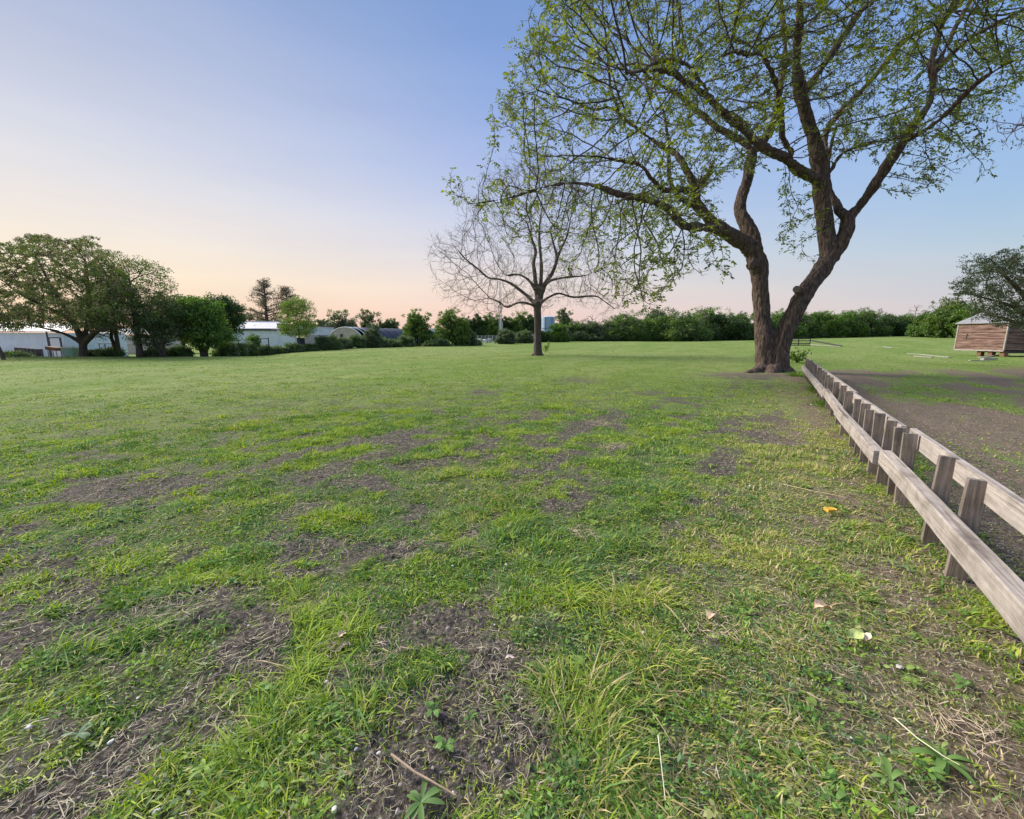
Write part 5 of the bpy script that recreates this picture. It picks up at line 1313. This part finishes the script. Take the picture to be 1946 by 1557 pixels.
def hoop_house():
    Yn, Yf = 62.0, 84.0
    c0 = W(657, 650, Yn); c1 = W(790, 646, Yf); z0 = Hs(c0[0], Yn)
    c0[2] = z0; c1[2] = z0
    o = c0.copy(); root = thing('greenhouse', 'arched greenhouse tunnel with a tan end wall and black shade cloth', 'greenhouse', tuple(o))
    ax = (c1 - c0); Lg = np.linalg.norm(ax); ax /= Lg; sd = np.array([ax[1], -ax[0], 0])
    # end wall faces the viewer's left; span chosen to match
    hw = 2.9; hh = float(W(657, 622, Yn)[2] - z0)
    def arc(t, s=1.0, rr=1.0): 
        a = PI * t; return -sd * hw * math.cos(a) * rr + np.array([0, 0, 1]) * hh * (math.sin(a) ** .8) * rr
    nA = 18
    m = MB(); V = [arc(k / nA) for k in range(nA + 1)]; V0 = [v - ax * .0 for v in V]; V1 = [v + ax * .12 for v in V]
    cen = [np.array([0, 0, 0.0]), ax * .12]
    allv = V0 + V1 + cen; n1 = nA + 1; f3 = []; f4 = []
    for k in range(nA):
        f3 += [(k, 2 * n1, k + 1), (n1 + k, n1 + k + 1, 2 * n1 + 1)]; f4.append((k, k + 1, n1 + k + 1, n1 + k))
    m.add(np.array(allv), f4, f3); m.build('end_wall', M_tan, root)
    m = MB(); m.tube(np.array(V) - ax * .05, .07, 6); m.build('hoop', M_white, root)
    for d_ in (1.2, 2.4):
        m = MB(); m.tube(np.array(V) + ax * d_, .06, 6); m.build('hoop', M_white, root)
    m = MB(); m.box(-ax * .06 + sd * -.55 + np.array([0, 0, hh * .55]), (.25, .3, .5), math.atan2(ax[1], ax[0])); m.build('vent', M_dark, root)
    m = MB(); rows_ = []; nl = 44
    for q in range(nl + 1):
        t = q / nl; u = 2.4 + (Lg - 2.4) * t
        sag = 1.0 - .028 * abs(math.sin(t * PI * 9)) 
        for k in range(nA + 1): rows_.append(arc(k / nA, 1, 1.02 * sag) + ax * u)
    idx = np.arange((nl + 1) * n1).reshape(nl + 1, n1)
    f = np.stack([idx[:-1, :-1], idx[1:, :-1], idx[1:, 1:], idx[:-1, 1:]], -1).reshape(-1, 4)
    m.add(np.array(rows_), f); m.build('shade_cloth', M_shade, root, smooth=True)
hoop_house()

def camper():
    Y = 88; b = B(825, Y); s = mpp(b)
    root = thing('covered_trailer', 'white tarp-covered trailer half hidden between the spiky tree and the bright round tree', 'trailer', tuple(b))
    z = lambda py: float(W(825, py, Y)[2] - b[2]); x = lambda px: float(W(px, 640, Y)[0] - b[0])
    m = MB(); pr = [(x(812), z(650)), (x(812), z(634)), (x(817), z(627)), (x(824), z(624)), (x(836), z(632)), (x(845), z(641)), (x(846), z(650))]
    n = len(pr); V = [(a, -.9, c) for a, c in pr] + [(a * .98, 1.4, c * .97) for a, c in pr]
    m.add(np.array(V), [(k, (k + 1) % n, n + (k + 1) % n, n + k) for k in range(n)], [(0, k, k + 1) for k in range(1, n - 1)] + [(n, n + k + 1, n + k) for k in range(1, n - 1)]); m.build('tarp', M_white, root)
    m = MB(); m.beam((x(818), -.98, z(631)), (x(834), -.98, z(637)), .05, .5); m.build('window', M_trim, root)
camper()

def mast():
    Y = 92; b = B(951, Y); root = thing('lattice_mast', 'thin pale lattice radio mast behind the bare tree', 'mast', tuple(b))
    h = float(W(951, 535, Y)[2] - b[2]); hb = float(W(951, 612, Y)[2] - b[2])
    legs = [(-.28, -.2), (.28, -.2), (0, .28)]
    for (x, y) in legs:
        m = MB(); m.tube(np.array([(x, y, 0), (x * .8, y * .8, hb), (x * .55, y * .55, h)]), .045, 5); m.build('leg', M_galv, root)
    m = MB(); nz = 34
    for k in range(nz):
        z = h * k / nz; z2 = h * (k + 1) / nz; s = 1 - .4 * k / nz
        for i in range(3):
            p = legs[i]; q = legs[(i + 1) % 3]; m.tube(np.array([(p[0] * s, p[1] * s, z), (q[0] * s, q[1] * s, z2)]), .022, 3, cap=False)
    m.build('bracing', M_galv, root)
    m = MB(); m.tube(np.array([(.45, 0, 0), (.45, 0, hb)]), .07, 6); m.box((.22, 0, hb - .1), (.5, .1, .1)); m.box((.22, 0, hb * .5), (.5, .1, .1)); m.build('side_pole', M_galv, root)
mast()

def wire_fence():
    Y = 86; root = thing('wire_fence', 'grey wire fence between the bright round tree and the grey-green shrub', 'fence', tuple(B(915, Y))); o = B(915, Y)
    pts = [B(px, Y + (px - 885) * .06) - o for px in range(880, 951, 7)]
    h = 1.5
    for p in pts:
        m = MB(); m.tube(np.array([p, p + [0, 0, h]]), .045, 5); m.build('post', M_galv, root)
    m = MB()
    for z in np.linspace(.15, h - .05, 7): m.tube(np.array([p + [0, 0, z] for p in pts]), .016, 3)
    m.build('wire', M_galv, root)
    for k, px in enumerate((897, 904, 911, 921, 929)):
        bb = B(px, Y + 4); m = MB(); m.box((0, 0, .4), (rng.uniform(.5, 1.0), .6, rng.uniform(.5, .9)), rng.uniform(-.4, .4), (.1, .1), .08)
        q = m.build('scrap_pile', M_white if k % 2 else M_plank); q.location = tuple(bb); tag(q, 'pale scrap block behind the grey wire fence', 'scrap', 'pale scrap behind the wire fence')
wire_fence()

def tan_hut():
    Y = 96; b = B(1010.5, Y); root = thing('tan_hut', 'tiny tan hut directly left of the bare tree trunk', 'shed', tuple(b)); w = 13 * mpp(b); h = float(W(1010, 634, Y)[2] - b[2])
    m = MB(); m.box((0, 0, h * .42), (w, 2, h * .84)); m.build('wall', M_tan, root)
    m = MB(); m.beam((-w * .6, 0, h * .93), (w * .6, 0, h * .90), 2.4, h * .12); m.build('roof', M_plank, root)
tan_hut()

def silo():
    Y = 106; b = B(1041, Y); root = thing('silo', 'pale blue cylindrical metal tank standing among the trees right of the bare trunk', 'silo', tuple(b)); r = 12.5 * mpp(b); h = float(W(1041, 603, Y)[2] - b[2])
    M_s = noisemat('blue_steel', (.25, .36, .50), (.33, .45, .60), 1.5, .5)
    P = []; rr = []
    nb = 12
    for k in range(nb):
        z = h * k / nb; P += [(0, 0, z), (0, 0, z + h / nb * .5)]; rr += [r, r * 1.012]
    m = MB(); m.tube(np.array(P + [(0, 0, h)]), np.array(rr + [r]), 28); m.build('tank', M_s, root, smooth=True)
    m = MB(); m.tube(np.array([(0, 0, h + .003), (0, 0, h + r * .18), (0, 0, h + r * .24)]), [r * 1.03, r * .3, r * .08], 28); m.build('roof', M_galv, root)
    for a in (-2.1, -1.05):
        m = MB(); m.tube(np.array([(math.cos(a) * r * 1.03, math.sin(a) * r * 1.03, 0), (math.cos(a) * r * 1.03, math.sin(a) * r * 1.03, h)]), .06, 4); m.build('rib', M_trim, root)
    m = MB(); a = np.linspace(0, 2 * PI, 29); m.tube(np.stack([np.cos(a) * r * 1.02, np.sin(a) * r * 1.02, np.full(29, h * .55)], -1), .06, 4, cap=False); m.build('band', M_trim, root)
silo()

# old gate and ramp in the far field, logs --------------------------------
def corral():
    Y = 62; o = B(1520, Y); root = thing('metal_gate', 'dark slatted gate panel standing in the far field right of the big trunk', 'gate', tuple(o))
    xl = float(W(1496, 645, Y)[0] - o[0]); xr = float(W(1540, 645, Y)[0] - o[0]); h = float(W(1520, 643.0, Y)[2] - o[2]); h = max(h, .9)
    for x in (xl, (xl + xr) / 2, xr):
        m = MB(); m.box((x, 0, h / 2), (.10, .10, h)); m.build('post', M_dark, root)
    for z in (.12, .34, .66, .95):
        m = MB(); m.beam((xl, -.09, h * z), (xr, -.09, h * z), .05, .13); m.build('slat', M_dark, root)
    r = B(1570, 60); root2 = thing('cattle_ramp', 'long dark ramp rail sloping down to the grass beside the slatted gate', 'ramp', tuple(r))
    a = np.array([float(W(1541, 650, 61)[0] - r[0]), 1, .72 * h]); b = np.array([float(W(1600, 655, 57)[0] - r[0]), -3, .12])
    m = MB(); m.beam(a, b, .12, .16); m.build('rail', M_dark, root2)
    m = MB(); m.beam(a * [1, 1, .3], b * [1, 1, .5], .5, .06); m.build('deck', M_plank, root2)
corral()

def board(px, py, px2, py2, label, w=.16, h=.04, lift=.03, name='board', mat=None, Y=None):
    a = G(px, py); b = G(px2, py2); o = (a + b) / 2
    m = MB(); m.beam(a - o + [0, 0, lift], b - o + [0, 0, lift + .01], w, h, nseg=4, wob=.004)
    q = m.build(name, mat or M_plank); q.location = tuple(o); tag(q, label, 'board' if name == 'board' else 'log')
board(1679, 659.5, 1695, 662.5, 'short pale board lying alone in the grass of the far field', .25)
board(1726, 673, 1762, 675.5, 'upper left pale board of the scattered boards in front of the shed', .18)
board(1752, 675, 1806, 680.5, 'longest pale board of the scattered boards in front of the shed', .20)
board(1738, 678, 1772, 681, 'lowest pale board of the scattered boards in front of the shed', .16)
board(1842, 686, 1880, 686.5, 'weathered board at the left edge of the mud by the shed', .20)
board(1860, 682, 1915, 675.5, 'long thin grey board slanting toward the shed skids', .12, lift=.08)
board(1866, 685, 1892, 685, 'thick grey timber end lying in the mud by the shed', .22, .12, .08)
board(1294, 644.6, 1322, 644.6, 'pale fallen log at the foot of the far hedge', .35, .3, .15, name='log', mat=M_stone)
board(1310, 644.0, 1299, 644.4, 'short pale stump end lying against the fallen log', .4, .35, .2, name='log', mat=M_stone)

def shed():
    # board shed on skids
    Y0 = 29.5
    def base(px, Y, z): 
        p = B(px, Y); p[2] += z; return p
    lift = .50
    A = base(1812, 33.2, lift); Bc = base(1905, 29.9, lift); 
    e = Bc - A; e[2] = 0; wl = np.linalg.norm(e); e /= wl; n = np.array([-e[1], e[0], 0]) ; n = n if n[0] > 0 else -n
    Ld = 5.2
    Bc = A + e * wl; Cc = Bc + n * Ld; Dc = A + n * Ld
    h = float(W(1812, 617, 33.2)[2] - A[2])
    o = A.copy(); root = thing('board_shed', 'old reddish plank shed on skids with a pale tin roof at the right', 'shed', tuple(o))
    M_sd = newmat('barn_boards'); m_, nt, out = M_sd; L = nt.links.new
    p = nt.nodes.new('ShaderNodeBsdfPrincipled'); p.inputs['Roughness'].default_value = .9; v = coord(nt, (.35, .35, 5))
    nz = N(nt, 'ShaderNodeTexNoise', Scale=2.2, Detail=10, Roughness=.7); L(v, nz.inputs['Vector'])
    r = ramp(nt, [(.34, (.035, .018, .014)), (.45, (.115, .064, .052)), (.56, (.215, .135, .112)), (.68, (.40, .325, .28))], nz.outputs[0]); L(r.outputs[0], p.inputs['Base Color'])
    b_ = N(nt, 'ShaderNodeBump', Strength=.5, Distance=.03); L(nz.outputs[0], b_.inputs['Height']); L(b_.outputs[0], p.inputs['Normal']); L(p.outputs[0], out.inputs[0])
    def boards(P0, dvec, length, hh, name, th=.03, gable=0):
        m = MB(); nb = 9; bh = hh / nb; nn = np.cross(dvec, [0, 0, 1.0])
        for k in range(nb):
            cuts = [0] + sorted(rng.uniform(.2, .8, rng.randint(0, 2))) + [1]
            for c in range(len(cuts) - 1):
                a = P0 + dvec * length * cuts[c] + [0, 0, bh * (k + .5)]; b = P0 + dvec * (length * cuts[c + 1] - .012) + [0, 0, bh * (k + .5)]
                off = nn * rng.uniform(-.008, .012)
                m.beam(a + off, b + off + [0, 0, rng.uniform(-.012, .012)], th, bh * .92)
        if gable:
            ng = 5
            for k in range(ng):
                t0 = k / ng; f = .5 * t0 + .5 / ng * .6
                m.beam(P0 + dvec * length * f + [0, 0, hh + gable * (k + .5) / ng], P0 + dvec * length * (1 - f) + [0, 0, hh + gable * (k + .5) / ng], th, gable / ng * .94)
        m.build(name, m_, root)
    z = np.zeros(3); gh = float(W(1850, 588, 34.5)[2] - A[2]) - h
    boards(z, e, wl, h, 'side_wall')
    boards(z + e * wl, n, Ld, h, 'front_wall', gable=gh * 0)
    boards(z + n * Ld, e, wl, h, 'back_wall'); boards(z, n, Ld, h, 'rear_wall')
    m = MB()
    for c in (z, e * wl): m.beam(c + np.array([0, 0, -.02]), c + np.array([0, 0, h]), .09, .09, up=e)
    m.beam(z + [0, 0, -.05], e * wl + [0, 0, -.05], .07, .1); m.build('corner_trim', M_wood, root)
    m = MB(); k = e * wl * .22 + np.array([0, 0, h * .42]) ; m.beam(k - np.cross(e, [0, 0, 1]) * -.03, k + e * .04 + [0, 0, .35] + np.cross(e, [0, 0, 1]) * .03, .03, .07, up=e); m.build('board_hole', M_dark, root)
    # roof: ridge parallel to the long side e, low pitch, slopes up and away
    ov = .15
    r0 = -e * ov - n * ov + np.array([0, 0, h + .03]); r1 = e * (wl + ov) - n * ov + np.array([0, 0, h + .03])
    k0 = -e * ov + n * Ld * .5 + np.array([0, 0, h + gh]); k1 = e * (wl + ov) + n * Ld * .5 + np.array([0, 0, h + gh])
    q0 = -e * ov + n * (Ld + ov) + np.array([0, 0, h + .03]); q1 = e * (wl + ov) + n * (Ld + ov) + np.array([0, 0, h + .03])
    u = np.array([0, 0, .05])
    V = [r0, r1, k1, k0, q1, q0]; V = V + [a + u for a in V]
    m = MB(); m.add(np.array(V), [(0, 3, 2, 1), (3, 5, 4, 2), (6, 7, 8, 9), (9, 8, 10, 11), (0, 1, 7, 6), (1, 2, 8, 7), (2, 4, 10, 8), (4, 5, 11, 10), (5, 3, 9, 11), (3, 0, 6, 9)])
    m.build('roof', ribs('tin_roof', (.20, .20, .21), (.32, .31, .31), 2.2, 'X', .45), root)
    # gable triangle
    m = MB(); g0 = e * wl + np.array([0, 0, h]); g1 = e * wl + n * Ld + np.array([0, 0, h]); gk = e * wl + n * Ld * .5 + np.array([0, 0, h + gh - .03])
    m.add(np.array([g0, g1, gk, g0 - e * .04, g1 - e * .04, gk - e * .04]), [(0, 1, 4, 3), (1, 2, 5, 4), (2, 0, 3, 5)], [(0, 2, 1), (3, 4, 5)]); 
    m.build('gable', m_, root)
    for t in (.50, .72, .95):
        m = MB(); c = e * wl * t + n * .25; m.box(c + [0, 0, -lift / 2 - .06], (.28, .28, lift - .02), math.atan2(e[1], e[0])); m.build('skid_block', M_rust, root)
    m = MB(); m.beam(e * wl * .4 + n * .45 + [0, 0, -.12], e * wl * .4 + n * Ld + [0, 0, -.12], .2, .18); m.beam(e * wl * .95 + n * .45 + [0, 0, -.12], e * wl * .95 + n * Ld + [0, 0, -.12], .2, .18); m.build('skid', M_dark, root)
shed()

# ------------------------------------------------------------------ small things on the ground near the camera
def crumpled(px, py, size, col, name, label, cat, thick=.003, rz=0, lift=.03, curl=.35, leafy=True):
    g = G(px, py); n = 9; V = []; 
    for i in range(n):
        for j in range(n):
            u = i / (n - 1) * 2 - 1; v = j / (n - 1) * 2 - 1
            w = (1 - abs(u) ** 1.8) if leafy else 1
            x = u * size; y = v * size * .62 * w
            z = curl * size * (abs(v) ** 1.5 * w + .5 * math.sin(u * 3.1 + px)) + rng.normal() * size * .05
            V.append((x, y, z + lift))
    V = np.array(V); V2 = V - [0, 0, thick]
    idx = np.arange(n * n).reshape(n, n); f = np.stack([idx[:-1, :-1], idx[1:, :-1], idx[1:, 1:], idx[:-1, 1:]], -1).reshape(-1, 4)
    m = MB(); m.add(V, f); m.add(V2, f[:, ::-1])
    o = m.build(name, noisemat(name + '_surface', tuple(c * .8 for c in col), tuple(min(1, c * 1.12) for c in col), 40, .75, .3, bd=.003), smooth=True)
    o.location = tuple(g); o.rotation_euler = (rng.uniform(-.15, .15), rng.uniform(-.15, .15), rz); tag(o, label, cat)
crumpled(1561, 1170, .060, (.78, .56, .38), 'dead_leaf', 'large peach-tan dead leaf lying in the grass at the lower right', 'leaf', rz=.2, lift=.05)
crumpled(1620, 1224, .050, (.40, .48, .18), 'yellowing_leaf', 'yellow-green wilted leaf below the big peach-tan dead leaf', 'leaf', rz=.3, lift=.05)
crumpled(1646, 1230, .038, (.66, .54, .42), 'dead_leaf', 'small pale dead leaf touching the yellow-green wilted one', 'leaf', rz=1.0, lift=.05)
crumpled(1352, 1180, .035, (.60, .42, .30), 'dead_leaf', 'small brown crumpled leaf on the bare patch right of centre', 'leaf', rz=.6)
crumpled(650, 1215, .03, (.66, .52, .36), 'dry_grass_clump', 'tan dried grass tuft left of centre in the near grass', 'leaf', rz=1.2)
crumpled(970, 1262, .022, (.62, .50, .45), 'dead_leaf', 'tiny pinkish dry husk in the middle of the near grass', 'leaf', rz=.1)
def wrapper():
    g = G(1574, 976); m = MB(); m.box((0, 0, .035), (.066, .045, .028), .2, (.15, .1), .006); m.beam((.04, .0, .045), (.065, .012, .035), .05, .012)
    o = m.build('yellow_box', noisemat('yellow_plastic', (.52, .29, .02), (.68, .42, .04), 20, .5)); o.location = tuple(g); tag(o, 'small bright yellow-orange plastic piece in the grass near the fence', 'litter')
wrapper()

def dry_tuft(px, py, size, label, n=70):
    g = G(px, py); a = rng.rand(n) * 6.28; r_ = np.sqrt(rng.rand(n)) * size * .8
    P0 = np.stack([np.cos(a) * r_, np.sin(a) * r_, np.full(n, .005)], -1); b = rng.rand(n) * 6.28
    Lh = rng.uniform(.25, .75, n) * size
    P1 = P0 + np.stack([np.cos(b) * Lh * .5, np.sin(b) * Lh * .5, rng.uniform(.05, .35, n) * size * .5], -1); P2 = P1 + np.stack([np.cos(b + .5) * Lh * .5, np.sin(b + .5) * Lh * .5, rng.uniform(-.3, .05, n) * size * .5], -1)
    m = MB()
    for k in range(n): m.tube(np.array([P0[k], P1[k], P2[k]]), [.0015, .0013, .0008], 3, cap=False)
    o = m.build('dry_grass_tuft', noisemat('dry_stems', (.36, .28, .20), (.58, .49, .37), 30, .8)); o.location = tuple(g); tag(o, label, 'dry grass')
dry_tuft(1110, 1016, .16, 'pinkish tan mound of dead grass right of the centre')
dry_tuft(640, 1222, .09, 'upright straw tuft left of centre in the near grass')
dry_tuft(905, 1045, .13, 'pale bent straw tuft just left of centre')
dry_tuft(412, 968, .14, 'small straw tuft beside the large bare patch on the left')
dry_tuft(320, 1160, .24, 'flattened heap of pale straw on the near left bare patch', 120)
dry_tuft(1165, 850, .24, 'reddish brown dead weed clump in the middle distance', 80)
dry_tuft(1130, 805, .30, 'reddish brown dead weed clump farther out in the middle of the field', 80)
dry_tuft(1355, 1190, .14, 'brown dead clump on the bare patch right of centre', 80)
dry_tuft(720, 1240, .14, 'thin pinkish dead roots on the soil below centre', 50)
dry_tuft(1830, 1390, .16, 'pale straw wisp at the lower right corner', 60)

def stick(pts, r, label, mat=None, lift=.03):
    P = [G(*p) + [0, 0, lift] for p in pts]; o = P[0].copy(); m = MB(); m.tube(np.array([p - o + rng.normal(size=3) * .002 for p in P]), np.linspace(r, r * .6, len(P)), 7)
    q = m.build('stick', mat or M_stick); q.location = tuple(o); tag(q, label, 'stick')
M_stick = noisemat('stick_bark', (.24, .17, .12), (.42, .31, .22), 20, .8)
stick([(745, 1447), (790, 1480), (820, 1500), (865, 1525)], .0045, 'brown bent stick lying in the grass at the bottom centre')
stick([(932, 1346), (941, 1330), (945, 1318)], .004, 'short grey twig in the centre of the near grass', M_twig)
stick([(1530, 1326), (1548, 1336), (1562, 1344)], .004, 'short brown twig in the near grass at the lower right')
stick([(1694, 1385), (1740, 1425), (1790, 1460), (1820, 1478)], .0022, 'long thin pale straw stalk slanting at the lower right', noisemat('pale_straw', (.6, .55, .38), (.75, .7, .5), 20, .7), .05)
stick([(1490, 928), (1540, 940), (1600, 952)], .0028, 'long thin yellowish stalk lying near the yellow plastic piece', noisemat('yellow_straw', (.55, .5, .25), (.7, .62, .35), 20, .7), .04)
stick([(1250, 1422), (1256, 1480), (1262, 1545)], .0018, 'thin upright-lying pale straw at the bottom right of centre', noisemat('white_straw', (.6, .55, .45), (.78, .72, .6), 20, .7), .05)

def pebble(px, py, s, label, c=(.62, .60, .57), mat={}):
    g = G(px, py); m = MB(); n = 7; V = []
    a = np.arange(10) * 2 * PI / 10
    zs = [(-.3, .75), (0, 1.0), (.35, .85), (.6, .45)]
    P = np.array([(0, 0, z * s) for z, _ in zs]); m.tube(P, np.array([q * s for _, q in zs]), 9)
    V = m.v[0]; m.v[0] = V * np.array([1.25, .85, 1]) + rng.normal(size=V.shape) * s * .09
    if 'm' not in mat: mat['m'] = noisemat('pale_stone', (.48, .46, .43), (.74, .72, .68), 60, .7, .3)
    o = m.build('stone', mat['m'], smooth=True); o.location = tuple(g + [0, 0, .006]); o.rotation_euler = (0, 0, rng.rand() * 3); tag(o, label, 'stone', 'loose pale stones in the near grass')
for k, (px, py, s) in enumerate([(263, 1329, .008), (211, 1413, .013), (298, 1545, .013), (620, 1298, .011), (636, 1542, .014), (55, 1385, .014), (962, 1075, .013), (1425, 925, .020), (1542, 770, .034), (1608, 893, .032), (677, 1426, .009), (1222, 1205, .014), (720, 1434, .010), (860, 1077, .010)]):
    pebble(px, py, s * .75, 'small whitish stone half sunk in the near grass')

def broad_weed(px, py, size, n, col, label, upr=.35):
    g = G(px, py); m = MB()
    for k in range(n):
        a = k * 2.4 + rng.uniform(-.7, .7); L = size * .72 * rng.uniform(.5, 1.15); wd = L * rng.uniform(.10, .19); el = upr * rng.uniform(.4, 1.5)
        d = np.array([math.cos(a), math.sin(a), 0]); s = np.array([-d[1], d[0], 0]); V = []
        seg = 6
        for q in range(seg + 1):
            t = q / seg; c = d * L * t + np.array([0, 0, 1]) * (el * L * (t - .9 * t * t) + .012)
            w = wd * (math.sin(PI * min(1, t * .92 + .08)) ** .8) * (.35 + .65 * t) + .002
            V += [c - s * w + [0, 0, .18 * w], c - [0, 0, .1 * w], c + s * w + [0, 0, .18 * w]]
        f = []
        for q in range(seg):
            for j in (0, 1): f.append((q * 3 + j, q * 3 + j + 1, q * 3 + j + 4, q * 3 + j + 3))
        m.add(np.array(V), f, None, np.array(col) * rng.uniform(.85, 1.15))
    o = m.build('broadleaf_weed', M_grass, smooth=True, usecol=True); o.location = tuple(g); tag(o, label, 'weed')
broad_weed(1100, 1265, .085, 7, (.22, .34, .10), 'single pale broad-leaved weed rosette in the centre foreground', .5)
broad_weed(1790, 1450, .125, 15, (.15, .27, .07), 'large broad-leaved weed at the lower right corner', .7)
broad_weed(1690, 1490, .11, 13, (.16, .28, .07), 'long-leaved weed left of the large one at the lower right corner', .8)
broad_weed(150, 1400, .07, 7, (.15, .24, .13), 'bluish broad-leaved weed on the soil at the lower left', .3)
broad_weed(390, 1465, .075, 8, (.24, .36, .08), 'bright small weed near the bottom edge left of centre', .6)
broad_weed(800, 1530, .10, 13, (.13, .23, .07), 'dark long-leaved weed at the bottom edge near the brown stick', .4)
broad_weed(1690, 1070, .08, 9, (.30, .36, .14), 'pale yellowish wilted weed near the fence at the right', .5)
broad_weed(1725, 1085, .09, 7, (.17, .27, .11), 'grey-green broad-leaved weed between the wilted weed and the fence', .4)
broad_weed(1620, 1110, .07, 8, (.24, .33, .10), 'light green weed above the big peach-tan dead leaf', .5)
broad_weed(1465, 1200, .08, 9, (.14, .26, .06), 'dark rosette weed left of the big peach-tan dead leaf', .4)

def shoots(px, py, h, label, n=5, sp=.25):
    g = G(px, py); root = thing('sucker_shoot', label, 'shoot', tuple(g)); m = MB(); cl = []
    for k in range(n):
        a = rng.rand() * 6.28; e = np.array([math.cos(a) * sp, math.sin(a) * sp, h * rng.uniform(.5, 1)])
        m.tube(np.array([(0, 0, 0), e * [.4, .4, .6], e]), [.012, .009, .005], 4)
        for t in np.linspace(.4, 1, 5): cl.append(e * t)
    m.build('stem', M_twig, root); cl = np.array(cl); crown_leaves(cl, np.full(len(cl), .13), 9, .13, MG[:1] + BG[:2], root, 'foliage')
shoots(1036, 671, .95, 'small green sucker shoots at the foot of the bare tree', 4, .35)
shoots(1515, 690, .75, 'leafy suckers between the big tree foot and the fence end', 12, .55)

def tuft_green(px, py, h, r_, label, n=260):
    g = G(px, py); a = rng.rand(n) * 6.28; rr = np.sqrt(rng.rand(n)) * r_
    P = np.stack([np.cos(a) * rr, np.sin(a) * rr, np.zeros(n)], -1); d = np.stack([np.cos(a), np.sin(a)], -1); s = np.stack([-np.sin(a), np.cos(a)], -1)
    V, T_, nv = strip_mesh(P, d, s, h * rng.uniform(.5, 1.1, n), .012, rng.uniform(.3, 1.2, n), 3)
    o = mesh_arr('grass_tuft', V, T_, M_grass, None, np.repeat(np.array([.16, .27, .045]) * rng.uniform(.75, 1.2, (n, 1)), nv, 0)); o.location = tuple(g); tag(o, label, 'grass tuft')
tuft_green(1560, 745, .28, .35, 'bright grass tuft against the far fence section')
tuft_green(1575, 772, .22, .4, 'darker weed patch at the field side foot of the middle fence joint')
tuft_green(1512, 715, .25, .35, 'grass tuft right of the big tree foot')
